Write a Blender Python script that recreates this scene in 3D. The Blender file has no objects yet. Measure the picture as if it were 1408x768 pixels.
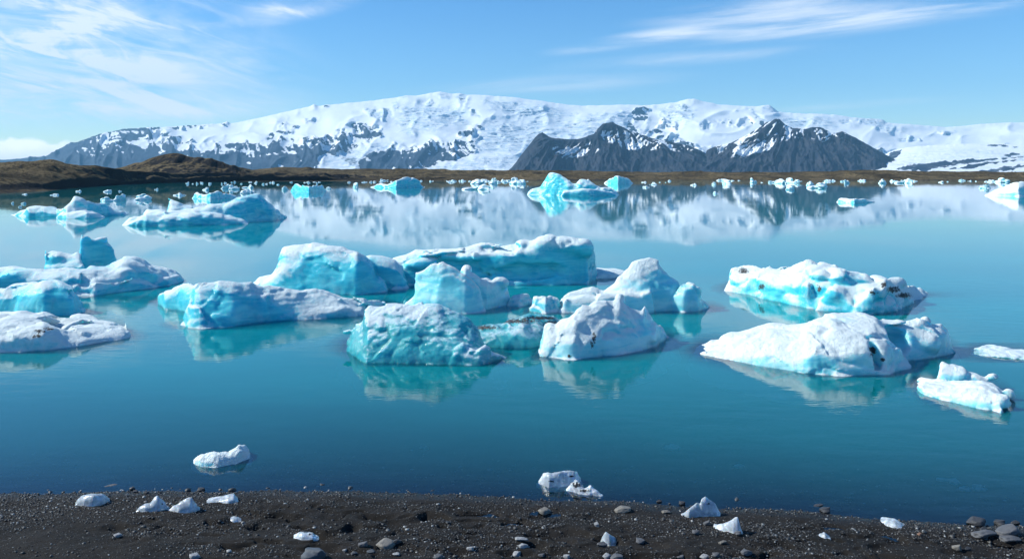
import bpy, math, random
import numpy as np
random.seed(7)
RNG = np.random.RandomState(11)
R = math.radians

# ---------------------------------------------------------------- set-up
sc = bpy.context.scene
sc.render.engine = 'CYCLES'
sc.cycles.use_denoising = True
sc.cycles.max_bounces = 10
sc.cycles.transparent_max_bounces = 12
sc.cycles.volume_bounces = 0
sc.cycles.sample_clamp_indirect = 8
sc.view_settings.view_transform = 'Standard'
sc.view_settings.look = 'None'
sc.view_settings.gamma = 1
sc.view_settings.exposure = 0.75
col = sc.collection

# camera: level, 6 m above the water, 28 mm, lens shifted down a little
F, CX, HY, CAMH = 1095.0, 704.0, 236.0, 6.0
cd = bpy.data.cameras.new('camera')
cam = bpy.data.objects.new('camera', cd)
col.objects.link(cam)
cam.location = (0, 0, CAMH)
cam.rotation_euler = (R(90), 0, 0)
cd.sensor_width = 36
cd.lens = 36 * F / 1408
cd.shift_y = -(384 - HY) / 1408
cd.clip_start = 0.1
cd.clip_end = 60000
sc.camera = cam

SUN_EL, SUN_AZ = 38.0, -84.0          # azimuth from +Y, clockwise towards +X
sun_dir = np.array([math.sin(R(SUN_AZ)) * math.cos(R(SUN_EL)),
                    math.cos(R(SUN_AZ)) * math.cos(R(SUN_EL)), math.sin(R(SUN_EL))])

# ---------------------------------------------------------------- helpers
def tag(o, label=None, cat=None, group=None, kind=None):
    if label: o['label'] = label
    if cat: o['category'] = cat
    if group: o['group'] = group
    if kind: o['kind'] = kind
    return o

def depth_of(py):
    return CAMH * F / (np.asarray(py, float) - HY)

def sstep(a, b, x):
    t = np.clip((x - a) / (b - a), 0, 1)
    return t * t * (3 - 2 * t)

def _h(ix, iy, iz, seed):
    h = (ix.astype(np.uint32) * np.uint32(374761393) + iy.astype(np.uint32) * np.uint32(668265263)
         + iz.astype(np.uint32) * np.uint32(2147483647) + np.uint32((seed * 974711) & 0xffffffff))
    h = (h ^ (h >> np.uint32(13))) * np.uint32(1274126177)
    h = h ^ (h >> np.uint32(16))
    h = h * np.uint32(2246822519)
    h = h ^ (h >> np.uint32(15))
    return h.astype(np.float32) * np.float32(2.0 / 4294967295.0) - np.float32(1)

def noise3(x, y, z, seed=0):
    x = np.asarray(x, np.float32); y = np.asarray(y, np.float32); z = np.asarray(z, np.float32)
    fx, fy, fz = np.floor(x), np.floor(y), np.floor(z)
    ix, iy, iz = fx.astype(np.int64), fy.astype(np.int64), fz.astype(np.int64)
    tx, ty, tz = x - fx, y - fy, z - fz
    tx = tx * tx * tx * (tx * (tx * 6 - 15) + 10)
    ty = ty * ty * ty * (ty * (ty * 6 - 15) + 10)
    tz = tz * tz * tz * (tz * (tz * 6 - 15) + 10)
    r = 0
    for a in (0, 1):
        wx = tx if a else 1 - tx
        for b in (0, 1):
            wy = ty if b else 1 - ty
            for c in (0, 1):
                wz = tz if c else 1 - tz
                r = r + wx * wy * wz * _h(ix + a, iy + b, iz + c, seed)
    return r

def facets(x, y, z, seed=0):
    """broken faces: every Voronoi cell tilts its own way"""
    x = np.asarray(x, np.float32); y = np.asarray(y, np.float32); z = np.asarray(z, np.float32)
    ix, iy, iz = (np.floor(q).astype(np.int64) for q in (x, y, z))
    best = np.full(x.shape, 99, np.float32); W_ = [np.zeros_like(ix) for _ in range(3)]; D_ = [np.zeros_like(x) for _ in range(3)]
    for a in (-1, 0, 1):
        for b in (-1, 0, 1):
            for c in (-1, 0, 1):
                jx, jy, jz = ix + a, iy + b, iz + c
                dx = x - (jx + 0.5 + 0.42 * _h(jx, jy, jz, seed)); dy = y - (jy + 0.5 + 0.42 * _h(jx, jy, jz, seed + 1)); dz = z - (jz + 0.5 + 0.42 * _h(jx, jy, jz, seed + 2))
                d_ = dx * dx + dy * dy + dz * dz; k = d_ < best
                best[k] = d_[k]
                for w_, j in zip(W_, (jx, jy, jz)): w_[k] = j[k]
                for q, e in zip(D_, (dx, dy, dz)): q[k] = e[k]
    n = [_h(*W_, seed + 3 + i) for i in range(3)]
    return n[0] * D_[0] + n[1] * D_[1] + n[2] * D_[2] + 0.25 * _h(*W_, seed + 9)

def noise2(x, y, seed=0):
    x = np.asarray(x, np.float32); y = np.asarray(y, np.float32)
    fx, fy = np.floor(x), np.floor(y)
    ix, iy = fx.astype(np.int64), fy.astype(np.int64)
    tx, ty = x - fx, y - fy
    tx = tx * tx * tx * (tx * (tx * 6 - 15) + 10)
    ty = ty * ty * ty * (ty * (ty * 6 - 15) + 10)
    zz = np.zeros_like(ix)
    r = 0
    for a in (0, 1):
        wx = tx if a else 1 - tx
        for b in (0, 1):
            wy = ty if b else 1 - ty
            r = r + wx * wy * _h(ix + a, iy + b, zz, seed)
    return r

def fbm2(x, y, oct=4, seed=0, lac=2.03, gain=0.5):
    r, a = 0, 1.0
    for k in range(oct):
        r = r + a * noise2(x, y, seed + k * 17)
        x, y, a = x * lac + 3.7, y * lac + 1.3, a * gain
    return r

def ridge2(x, y, oct=4, seed=0, lac=2.05, gain=0.5):
    r, a, w = 0, 1.0, 1.0
    for k in range(oct):
        n = 1 - np.abs(noise2(x, y, seed + k * 31)) * 1.6
        n = n * np.abs(n)
        r = r + a * n * w
        w = np.clip(n * 1.3, 0, 1)
        x, y, a = x * lac + 9.1, y * lac + 5.3, a * gain
    return r

def build_mesh(name, v, quads, mat, attrs=None, smooth=True, tris=None):
    me = bpy.data.meshes.new(name)
    v = np.ascontiguousarray(v, np.float32)
    nq = len(quads); nt = 0 if tris is None else len(tris)
    me.vertices.add(len(v)); me.vertices.foreach_set('co', v.ravel())
    li = np.ascontiguousarray(quads, np.int32).ravel() if nq else np.zeros(0, np.int32)
    ls = np.arange(nq, dtype=np.int32) * 4
    if nt:
        ls = np.concatenate([ls, nq * 4 + np.arange(nt, dtype=np.int32) * 3])
        li = np.concatenate([li, np.ascontiguousarray(tris, np.int32).ravel()])
    me.loops.add(len(li)); me.loops.foreach_set('vertex_index', li)
    me.polygons.add(len(ls)); me.polygons.foreach_set('loop_start', ls)
    if smooth: me.polygons.foreach_set('use_smooth', np.ones(len(ls), bool))
    me.update(calc_edges=True); me.validate()
    for k, a in (attrs or {}).items():
        at = me.attributes.new(k, 'FLOAT', 'POINT')
        at.data.foreach_set('value', np.ascontiguousarray(a, np.float32).ravel())
    if mat: me.materials.append(mat)
    return me

def link(name, me, loc=(0, 0, 0), parent=None):
    o = bpy.data.objects.new(name, me)
    col.objects.link(o); o.location = loc
    if parent: o.parent = parent
    return o

def grid_quads(nr, nc):
    i = np.arange(nr - 1)[:, None] * nc + np.arange(nc - 1)[None, :]
    return np.stack([i, i + 1, i + nc + 1, i + nc], -1).reshape(-1, 4)

def poly_sd(poly, x, y):
    """signed distance (negative inside) to a polygon, vectorised"""
    p = np.asarray(poly, np.float32)
    d = np.full(x.shape, 1e12, np.float32); s = np.zeros(x.shape, bool)
    for i in range(len(p)):
        ax, ay = p[i]; bx, by = p[(i + 1) % len(p)]
        ex, ey = bx - ax, by - ay
        wx, wy = x - ax, y - ay
        t = np.clip((wx * ex + wy * ey) / (ex * ex + ey * ey + 1e-9), 0, 1)
        d = np.minimum(d, (wx - ex * t) ** 2 + (wy - ey * t) ** 2)
        c = ((ay <= y) != (by <= y)) & (wx < ex * wy / (ey if abs(ey) > 1e-9 else 1e-9))
        s ^= c
    d = np.sqrt(d)
    return np.where(s, -d, d)

# ---------------------------------------------------------------- surface nets
_C = [(a, b, c) for a in (0, 1) for b in (0, 1) for c in (0, 1)]
_E = [(p, q) for i, p in enumerate(_C) for q in _C[i + 1:] if sum(abs(p[k] - q[k]) for k in range(3)) == 1]
def surface_nets(f):
    s = f < 0
    cnt = np.zeros(tuple(n - 1 for n in f.shape), np.int8)
    sl = lambda a, n: slice(a, n - 1 + a)
    for a, b, c in _C:
        cnt += s[sl(a, f.shape[0]), sl(b, f.shape[1]), sl(c, f.shape[2])]
    act = (cnt > 0) & (cnt < 8)
    ci = np.argwhere(act)
    idx = np.full(cnt.shape, -1, np.int64); idx[act] = np.arange(len(ci))
    acc = np.zeros((len(ci), 3), np.float32); ne = np.zeros(len(ci), np.float32)
    for p, q in _E:
        fa = f[ci[:, 0] + p[0], ci[:, 1] + p[1], ci[:, 2] + p[2]]
        fb = f[ci[:, 0] + q[0], ci[:, 1] + q[1], ci[:, 2] + q[2]]
        cr = (fa < 0) != (fb < 0)
        t = np.where(cr, fa / np.where(cr, fa - fb, 1), 0)
        for k in range(3):
            acc[:, k] += np.where(cr, p[k] + t * (q[k] - p[k]), 0)
        ne += cr
    v = ci + acc / ne[:, None]
    quads = []
    for ax in range(3):
        lo = [slice(1, -1)] * 3; hi = [slice(1, -1)] * 3
        lo[ax] = slice(0, -1); hi[ax] = slice(1, None)
        a, b = s[tuple(lo)], s[tuple(hi)]
        e = np.argwhere(a != b)
        inside = a[tuple(e.T)]
        e = e + 1; e[:, ax] -= 1
        u, w = [(1, 2), (2, 0), (0, 1)][ax]
        def cell(du, dw):
            c = e.copy(); c[:, u] += du; c[:, w] += dw
            return idx[c[:, 0], c[:, 1], c[:, 2]]
        q = np.stack([cell(-1, -1), cell(0, -1), cell(0, 0), cell(-1, 0)], 1)
        q[~inside] = q[~inside][:, ::-1]
        quads.append(q)
    return v.astype(np.float32), np.concatenate(quads)

def vert_normals(v, q):
    n = np.cross(v[q[:, 2]] - v[q[:, 0]], v[q[:, 3]] - v[q[:, 1]])
    out = np.zeros_like(v)
    for k in range(4):
        for a in range(3):
            out[:, a] += np.bincount(q[:, k], n[:, a], len(v))
    return out / (np.linalg.norm(out, axis=1, keepdims=True) + 1e-9)

def lap_smooth(v, q, it):
    a = np.concatenate([q[:, 0], q[:, 1], q[:, 2], q[:, 3]])
    b = np.concatenate([q[:, 1], q[:, 2], q[:, 3], q[:, 0]])
    deg = np.bincount(a, minlength=len(v)) + np.bincount(b, minlength=len(v))
    for _ in range(it):
        s = np.stack([np.bincount(a, v[b, k], len(v)) + np.bincount(b, v[a, k], len(v)) for k in range(3)], 1)
        v = (0.4 * v + 0.6 * s / deg[:, None]).astype(np.float32)
    return v
# ---------------------------------------------------------------- materials
def new_mat(name):
    m = bpy.data.materials.new(name); m.use_nodes = True
    nt = m.node_tree; nt.nodes.clear()
    return m, nt

class N:
    """tiny node-graph writer"""
    def __init__(s, nt): s.nt = nt
    def n(s, t, **kw):
        nd = s.nt.nodes.new(t)
        for k, v in kw.items(): setattr(nd, k, v)
        return nd
    def put(s, sock, v):
        if hasattr(v, 'is_linked') or isinstance(v, bpy.types.NodeSocket): s.nt.links.new(v, sock)
        elif v is not None:
            sock.default_value = v
    def math(s, op, a, b=None, c=None, clamp=False):
        nd = s.n('ShaderNodeMath', operation=op, use_clamp=clamp)
        for i, v in enumerate((a, b, c)):
            if v is not None: s.put(nd.inputs[i], v)
        return nd.outputs[0]
    def vmath(s, op, a, b=None):
        nd = s.n('ShaderNodeVectorMath', operation=op)
        s.put(nd.inputs[0], a)
        if b is not None: s.put(nd.inputs[1], b)
        return nd.outputs[0]
    def ss(s, a, b, x):
        nd = s.n('ShaderNodeMapRange', interpolation_type='SMOOTHSTEP')
        s.put(nd.inputs[0], x); nd.inputs[1].default_value = a; nd.inputs[2].default_value = b
        return nd.outputs[0]
    def mixc(s, f, a, b, mode='MIX'):
        nd = s.n('ShaderNodeMix', data_type='RGBA', blend_type=mode)
        s.put(nd.inputs[0], f); s.put(nd.inputs[6], a); s.put(nd.inputs[7], b)
        return nd.outputs[2]
    def mixf(s, f, a, b):
        nd = s.n('ShaderNodeMix', data_type='FLOAT')
        s.put(nd.inputs[0], f); s.put(nd.inputs[2], a); s.put(nd.inputs[3], b)
        return nd.outputs[0]
    def attr(s, name):
        return s.n('ShaderNodeAttribute', attribute_name=name).outputs['Fac']
    def obj(s): return s.n('ShaderNodeTexCoord').outputs['Object']
    def pos(s): return s.n('ShaderNodeNewGeometry').outputs['Position']
    def mapping(s, v, scale=(1, 1, 1), rot=(0, 0, 0), loc=(0, 0, 0)):
        nd = s.n('ShaderNodeMapping'); s.put(nd.inputs[0], v)
        nd.inputs['Scale'].default_value = scale; nd.inputs['Rotation'].default_value = rot
        nd.inputs['Location'].default_value = loc
        return nd.outputs[0]
    def noise(s, v, scale, detail=4, rough=0.5, dist=0):
        nd = s.n('ShaderNodeTexNoise'); s.put(nd.inputs['Vector'], v)
        nd.inputs['Scale'].default_value = scale; nd.inputs['Detail'].default_value = detail
        nd.inputs['Roughness'].default_value = rough; nd.inputs['Distortion'].default_value = dist
        return nd.outputs['Fac']
    def voro(s, v, scale, feature='F1', out='Distance'):
        nd = s.n('ShaderNodeTexVoronoi', feature=feature); s.put(nd.inputs['Vector'], v)
        nd.inputs['Scale'].default_value = scale
        return nd.outputs[out]
    def bump(s, h, strength, dist, normal=None):
        nd = s.n('ShaderNodeBump'); s.put(nd.inputs['Height'], h)
        s.put(nd.inputs['Strength'], strength); nd.inputs['Distance'].default_value = dist
        if normal is not None: s.put(nd.inputs['Normal'], normal)
        return nd.outputs[0]
    def bsdf(s, **kw):
        nd = s.n('ShaderNodeBsdfPrincipled')
        for k, v in kw.items(): s.put(nd.inputs[k.replace('_', ' ')], v)
        return nd
    def out(s, sh, vol=None):
        o = s.n('ShaderNodeOutputMaterial')
        if sh is not None: s.nt.links.new(sh, o.inputs['Surface'])
        if vol is not None: s.nt.links.new(vol, o.inputs['Volume'])

def rgb(r, g, b): return (r, g, b, 1)

def ice_material(name, blue, deep, white, grain=1.0, sss=1.0, radius=(0.10, 0.45, 0.6), rough=0.5, speck=0.0, clear=0.0):
    m, nt = new_mat(name); g = N(nt)
    p = g.obj()
    fr, dirt = g.attr('frost'), g.attr('dirt')
    n1 = g.noise(p, 1.3, 5, 0.6); n2 = g.noise(p, 9 * grain, 6, 0.65); n3 = g.noise(p, 38 * grain, 3, 0.6)
    f = g.math('ADD', fr, g.math('MULTIPLY', g.math('SUBTRACT', n2, 0.5), 0.55))
    f = g.math('ADD', f, g.math('MULTIPLY', g.math('SUBTRACT', n3, 0.5), 0.35))
    f = g.ss(0.18, 0.85, f)
    # layered tint inside the clear ice
    lay = g.noise(g.mapping(p, (0.6, 0.6, 2.6), (0.25, 0.35, 0)), 1.2, 4, 0.55, 0.6)
    body = g.mixc(g.ss(0.30, 0.72, lay), rgb(*deep), rgb(*blue))
    body = g.mixc(g.math('MULTIPLY', g.ss(0.5, 0.8, n1), 0.25), body, rgb(*white))
    grain_ = g.math('MULTIPLY', g.ss(0.42, 0.72, g.math('ADD', g.math('MULTIPLY', n3, 0.6), g.math('MULTIPLY', n2, 0.4))), 0.42)
    c = g.mixc(f, body, g.mixc(grain_, rgb(*white), rgb(white[0] * 0.66, white[1] * 0.76, white[2] * 0.81)))
    # silt and grit frozen into the surface
    dn = g.math('ADD', dirt, g.math('MULTIPLY', g.math('SUBTRACT', n2, 0.5), 3.2))
    dn = g.math('MINIMUM', dn, g.math('MULTIPLY', g.math('ADD', dirt, 0.3), 1.4))
    df = g.ss(0.35, 0.8, dn)
    c = g.mixc(df, c, g.mixc(n3, rgb(0.02, 0.02, 0.022), rgb(0.09, 0.085, 0.08)))
    if speck:
        sp = g.voro(p, 16)
        c = g.mixc(g.math('MULTIPLY', g.ss(0.16, 0.05, sp), speck), c, rgb(0.95, 0.97, 0.98))
    h = g.math('ADD', g.math('MULTIPLY', n2, 0.5), g.math('MULTIPLY', n3, 0.32))
    vor = g.voro(p, 5.5 * grain, 'SMOOTH_F1')
    h = g.math('ADD', h, g.math('MULTIPLY', vor, 0.22))
    nrm = g.bump(h, g.mixf(f, 0.28, 1.0), 0.15)
    b = g.bsdf(Base_Color=c, Roughness=g.mixf(f, rough * 0.4, rough + 0.2), Normal=nrm,
               Subsurface_Weight=g.math('MULTIPLY', g.math('MULTIPLY', g.math('SUBTRACT', 1.0, g.math('MULTIPLY', df, 0.95)), g.mixf(f, 0.85, 0.35)), sss),
               Transmission_Weight=g.math('MULTIPLY', g.math('MULTIPLY', g.math('SUBTRACT', 1.0, f), g.math('SUBTRACT', 1.0, df)), clear),
               Subsurface_Radius=g.mixc(f, rgb(*radius), rgb(0.03, 0.036, 0.04)), Subsurface_Scale=1.0, IOR=1.31)
    b.subsurface_method = 'RANDOM_WALK'
    g.out(b.outputs[0])
    return m

M_ICE = ice_material('glacier_ice', (0.17, 0.68, 0.72), (0.025, 0.47, 0.58), (0.77, 0.84, 0.825), radius=(0.06, 0.28, 0.36))
M_PALE = ice_material('pale_ice', (0.44, 0.79, 0.80), (0.14, 0.60, 0.67), (0.77, 0.835, 0.82), radius=(0.08, 0.26, 0.32))
M_CLEAR = ice_material('clear_ice', (0.10, 0.64, 0.70), (0.03, 0.44, 0.52), (0.80, 0.90, 0.92), grain=1.5, sss=0.7, rough=0.22, speck=0.9, clear=0.42)
def chip_material():
    m, nt = new_mat('beach_ice'); g = N(nt)
    p = g.obj(); fr, dirt = g.attr('frost'), g.attr('dirt')
    n1 = g.noise(p, 5, 5, 0.65, 0.6); n2 = g.noise(p, 26, 5, 0.7); n3 = g.voro(p, 34)
    c = g.mixc(g.ss(0.35, 0.65, n1), rgb(0.74, 0.81, 0.87), rgb(0.86, 0.90, 0.93))
    df = g.ss(0.35, 0.8, g.math('ADD', dirt, g.math('MULTIPLY', g.math('SUBTRACT', n2, 0.5), 2.6)))
    c = g.mixc(df, c, rgb(0.03, 0.03, 0.032))
    nrm = g.bump(n2, 0.35, 0.012)
    b = g.bsdf(Base_Color=c, Roughness=g.mixf(n1, 0.06, 0.35), Normal=nrm, IOR=1.31,
               Transmission_Weight=g.math('MULTIPLY', g.math('SUBTRACT', 1.0, df), g.mixf(g.ss(0.4, 0.7, n1), 0.62, 0.22)),
               Subsurface_Weight=0.5, Subsurface_Radius=(0.03, 0.04, 0.05), Subsurface_Scale=1.0)
    g.out(b.outputs[0]); return m
M_CHIP = chip_material()

def stone_material():
    m, nt = new_mat('stone'); g = N(nt)
    p = g.obj()
    oi = g.n('ShaderNodeObjectInfo')
    n1 = g.noise(p, 6, 6, 0.6); n2 = g.noise(p, 40, 4, 0.6)
    tone = oi.outputs['Color']
    c = g.mixc(g.ss(0.3, 0.7, n1), tone, g.mixc(0.5, tone, rgb(0.05, 0.05, 0.055)))
    c = g.mixc(g.math('MULTIPLY', g.ss(0.55, 0.75, n2), 0.5), c, rgb(0.22, 0.22, 0.22))
    nrm = g.bump(g.math('ADD', n1, g.math('MULTIPLY', n2, 0.4)), 0.6, 0.02)
    g.out(g.bsdf(Base_Color=c, Roughness=0.7, Normal=nrm).outputs[0]); return m
M_STONE = stone_material()

def gravel_material():
    m, nt = new_mat('gravel'); g = N(nt)
    t = g.attr('tone'); n = g.noise(g.pos(), 60, 3, 0.6)
    c = g.mixc(g.ss(0.0, 0.75, t), rgb(0.012, 0.011, 0.0105), rgb(0.068, 0.064, 0.058))
    c = g.mixc(g.ss(0.86, 0.97, t), c, rgb(0.36, 0.36, 0.35))
    c = g.mixc(g.math('MULTIPLY', n, 0.5), c, rgb(0.03, 0.03, 0.03))
    g.out(g.bsdf(Base_Color=c, Roughness=0.55).outputs[0]); return m
M_GRAVEL = gravel_material()

def sand_material():
    m, nt = new_mat('black_sand'); g = N(nt)
    p = g.pos()
    n1 = g.noise(p, 0.9, 5, 0.6); n2 = g.noise(p, 60, 4, 0.7); n3 = g.noise(p, 190, 2, 0.6)
    c = g.mixc(g.ss(0.3, 0.7, n1), rgb(0.009, 0.0077, 0.0065), rgb(0.022, 0.0176, 0.0140))
    c = g.mixc(g.math('MULTIPLY', g.ss(0.5, 0.8, n2), 0.6), c, rgb(0.03, 0.028, 0.026))
    sp = g.voro(p, 46, out='Color')
    bw = g.n('ShaderNodeSeparateColor'); nt.links.new(sp, bw.inputs[0])
    d = g.voro(p, 46)
    c = g.mixc(g.math('MULTIPLY', g.math('MULTIPLY', g.ss(0.9, 0.97, bw.outputs[0]), g.ss(0.35, 0.2, d)), 0.8), c, rgb(0.25, 0.25, 0.24))
    wet = g.attr('wet')
    c = g.mixc(wet, c, g.mixc(0.6, c, rgb(0.004, 0.004, 0.005)))
    nrm = g.bump(g.math('ADD', n2, g.math('MULTIPLY', n3, 0.6)), 0.9, 0.025)
    g.out(g.bsdf(Base_Color=c, Roughness=g.mixf(wet, 0.9, 0.35), Normal=nrm, Specular_IOR_Level=0.25).outputs[0]); return m
M_SAND = sand_material()

def water_material():
    m, nt = new_mat('lagoon_water'); g = N(nt)
    p = g.pos()
    dep = g.attr('water_depth')
    # glacial milk: opaque turquoise where deep, clear over the shallows
    patch = g.noise(g.mapping(p, (0.05, 0.16, 1)), 1.0, 4, 0.55)
    dn = g.math('MULTIPLY', dep, g.math('ADD', 0.75, g.math('MULTIPLY', patch, 0.5)))
    t = g.math('SUBTRACT', 1.0, g.math('EXPONENT', g.math('MULTIPLY', dn, -0.90)))
    milk = g.n('ShaderNodeBsdfDiffuse')
    cc = g.mixc(g.ss(0.3, 0.7, patch), rgb(0.001, 0.178, 0.198), rgb(0.002, 0.215, 0.232))
    g.put(milk.inputs[0], cc)
    tr = g.n('ShaderNodeBsdfTransparent'); tr.inputs[0].default_value = rgb(0.72, 0.90, 0.96)
    body = g.n('ShaderNodeMixShader'); g.put(body.inputs[0], t)
    nt.links.new(tr.outputs[0], body.inputs[1]); nt.links.new(milk.outputs[0], body.inputs[2])
    # ripples, calmer far out
    r1 = g.noise(g.mapping(p, (0.9, 2.2, 1), (0, 0, 0.25)), 1.0, 3, 0.55)
    r2 = g.noise(g.mapping(p, (3.0, 7.0, 1), (0, 0, -0.2)), 1.0, 3, 0.55)
    hh = g.math('ADD', r1, g.math('MULTIPLY', r2, 0.25))
    calm = g.noise(g.mapping(p, (0.03, 0.09, 1), (0, 0, 0.15)), 1.0, 3, 0.5)
    sep = g.n('ShaderNodeSeparateXYZ'); nt.links.new(p, sep.inputs[0])
    wind = g.math('MULTIPLY', g.ss(70, 16, sep.outputs[1]), 0.10)
    nrm = g.bump(hh, g.math('ADD', g.mixf(g.ss(0.38, 0.62, calm), 0.004, 0.018), g.math('MULTIPLY', wind, g.ss(0.3, 0.65, calm))), 0.10)
    gl = g.n('ShaderNodeBsdfGlossy'); gl.inputs['Roughness'].default_value = 0.026
    gl.inputs[0].default_value = rgb(1.0, 1.0, 1.0)
    nt.links.new(nrm, gl.inputs['Normal'])
    fr = g.n('ShaderNodeFresnel'); fr.inputs['IOR'].default_value = 1.45
    nt.links.new(nrm, fr.inputs['Normal'])
    mx = g.n('ShaderNodeMixShader'); nt.links.new(fr.outputs[0], mx.inputs[0])
    nt.links.new(body.outputs[0], mx.inputs[1]); nt.links.new(gl.outputs[0], mx.inputs[2])
    g.out(mx.outputs[0]); return m
M_WATER = water_material()

def mountain_material(name, rock_a, rock_b, bumpd=14.0, scale=1.0):
    m, nt = new_mat(name); g = N(nt)
    p = g.pos(); sn = g.attr('snow'); cre = g.attr('crevasse_shade')
    n1 = g.noise(p, 0.004 * scale, 6, 0.65); n2 = g.noise(p, 0.022 * scale, 5, 0.65); n3 = g.noise(p, 0.08 * scale, 3, 0.6)
    f = g.math('ADD', sn, g.math('MULTIPLY', g.math('SUBTRACT', n2, 0.5), 0.9))
    f = g.ss(0.38, 0.62, f)
    rock = g.mixc(g.ss(0.35, 0.65, n1), rgb(*rock_a), rgb(*rock_b))
    rock = g.mixc(g.math('MULTIPLY', n3, 0.5), rock, rgb(rock_a[0] * 0.5, rock_a[1] * 0.5, rock_a[2] * 0.5))
    # crevassed ice and cliff shade: broken bands across the flow, blue-grey in the cracks
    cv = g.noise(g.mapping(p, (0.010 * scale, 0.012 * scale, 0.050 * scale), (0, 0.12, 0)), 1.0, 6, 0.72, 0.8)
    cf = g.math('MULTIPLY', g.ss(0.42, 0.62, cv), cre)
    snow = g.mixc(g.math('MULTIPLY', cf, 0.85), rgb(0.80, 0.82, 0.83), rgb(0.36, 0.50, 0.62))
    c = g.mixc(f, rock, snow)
    h = g.math('ADD', n2, g.math('ADD', g.math('MULTIPLY', n3, 0.4), g.math('MULTIPLY', g.math('MULTIPLY', cv, cre), -1.0)))
    nrm = g.bump(h, g.mixf(f, 1.0, g.mixf(cre, 0.25, 0.9)), bumpd)
    g.out(g.bsdf(Base_Color=c, Roughness=0.85, Normal=nrm, Specular_IOR_Level=0.1).outputs[0]); return m
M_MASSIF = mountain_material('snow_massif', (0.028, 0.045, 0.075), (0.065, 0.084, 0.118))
M_ROCK = mountain_material('dark_rock', (0.017, 0.024, 0.040), (0.052, 0.053, 0.064), 12.0, 1.6)

def hill_material():
    m, nt = new_mat('moor_grass'); g = N(nt)
    p = g.pos(); sc_ = g.attr('scree')
    n1 = g.noise(g.mapping(p, (1, 0.6, 1.5)), 0.045, 6, 0.65); n2 = g.noise(p, 0.5, 5, 0.7); n3 = g.noise(p, 1.9, 3, 0.6)
    grass = g.mixc(g.ss(0.32, 0.68, n1), rgb(0.060, 0.046, 0.027), rgb(0.20, 0.150, 0.082))
    grass = g.mixc(g.math('MULTIPLY', g.ss(0.45, 0.62, n2), 0.8), grass, rgb(0.022, 0.018, 0.013))
    grass = g.mixc(g.math('MULTIPLY', g.ss(0.55, 0.75, n3), 0.35), grass, rgb(0.26, 0.21, 0.12))
    f = g.ss(0.4, 0.65, g.math('ADD', sc_, g.math('MULTIPLY', g.math('SUBTRACT', n2, 0.5), 0.8)))
    scree = g.mixc(n3, rgb(0.014, 0.013, 0.013), rgb(0.055, 0.05, 0.047))
    c = g.mixc(f, grass, scree)
    nrm = g.bump(g.math('ADD', n2, g.math('MULTIPLY', n3, 0.6)), 1.0, 1.5)
    g.out(g.bsdf(Base_Color=c, Roughness=0.95, Normal=nrm, Specular_IOR_Level=0.05).outputs[0]); return m
M_HILL = hill_material()
def plain_mat(name, c):
    m, nt = new_mat(name); g = N(nt)
    n = g.noise(g.pos(), 0.05, 5, 0.6)
    g.out(g.bsdf(Base_Color=g.mixc(n, rgb(*[x * .7 for x in c]), rgb(*[x * 1.3 for x in c])), Roughness=0.95).outputs[0]); return m
M_GROUND = plain_mat('outwash_ground', (0.05, 0.043, 0.036))

# ---------------------------------------------------------------- world and sun
w = bpy.data.worlds.new('World'); sc.world = w; w.use_nodes = True
nt = w.node_tree; nt.nodes.clear(); g = N(nt)
sky = g.n('ShaderNodeTexSky', sky_type='NISHITA', sun_disc=False)
sky.sun_elevation = R(SUN_EL); sky.sun_rotation = R(SUN_AZ)
sky.altitude = 0; sky.air_density = 1.0; sky.dust_density = 0.0; sky.ozone_density = 1.5
d = g.n('ShaderNodeTexCoord').outputs['Generated']
sp = g.n('ShaderNodeSeparateXYZ'); nt.links.new(d, sp.inputs[0])
yy = g.math('MAXIMUM', sp.outputs[1], 0.12)
U = g.math('MULTIPLY', g.math('DIVIDE', sp.outputs[0], yy), 10.95)      # 1 unit = 100 px of the photo's scale
V = g.math('MULTIPLY', g.math('DIVIDE', sp.outputs[2], yy), 10.95)
cb = g.n('ShaderNodeCombineXYZ'); nt.links.new(U, cb.inputs[0]); nt.links.new(V, cb.inputs[1]); UV = cb.outputs[0]
def cloud(px, py, sx, sy, ang=0.0):
    """soft elliptical patch of sky where cirrus may lie"""
    m = g.mapping(UV, (1, 1, 1), (0, 0, 0), (-(px - CX) / 100, -(HY - py) / 100, 0))
    m = g.mapping(m, (1, 1, 1), (0, 0, -R(ang)))
    m = g.mapping(m, (100 / sx, 100 / sy, 1))
    ln = g.n('ShaderNodeVectorMath', operation='LENGTH'); nt.links.new(m, ln.inputs[0])
    return g.ss(1.6, 0.1, ln.outputs['Value'])
def streaks(ang, sx, sy, seed, lo, hi, dist=0.8):
    m = g.mapping(UV, (1, 1, 1), (0, 0, -R(ang)))
    m = g.mapping(m, (sx, sy, 1), (0, 0, 0), (seed, seed * 0.7, 0))
    return g.ss(lo, hi, g.noise(m, 1.0, 8, 0.62, dist))
sA = g.math('ADD', g.math('MULTIPLY', streaks(-9, 0.38, 1.7, 3.1, 0.30, 0.70), 0.62), g.math('MULTIPLY', streaks(-14, 0.8, 3.6, 5.7, 0.40, 0.72, 1.2), 0.8))
sB = streaks(6, 0.30, 3.2, 8.4, 0.33, 0.72, 0.5)
def total(lst):
    r = None
    for wgt, c in lst:
        t = g.math('MULTIPLY', c, wgt); r = t if r is None else g.math('ADD', r, t)
    return r
left = g.math('MULTIPLY', total([(1.0, cloud(90, 75, 260, 85, -8)), (0.85, cloud(140, 88, 110, 14, -12)), (0.7, cloud(50, 140, 140, 32)),
                                 (0.75, cloud(265, 145, 110, 15, -4)), (0.6, cloud(60, 20, 220, 40)), (0.8, cloud(405, 10, 75, 16, 10))]), sA)
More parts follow.
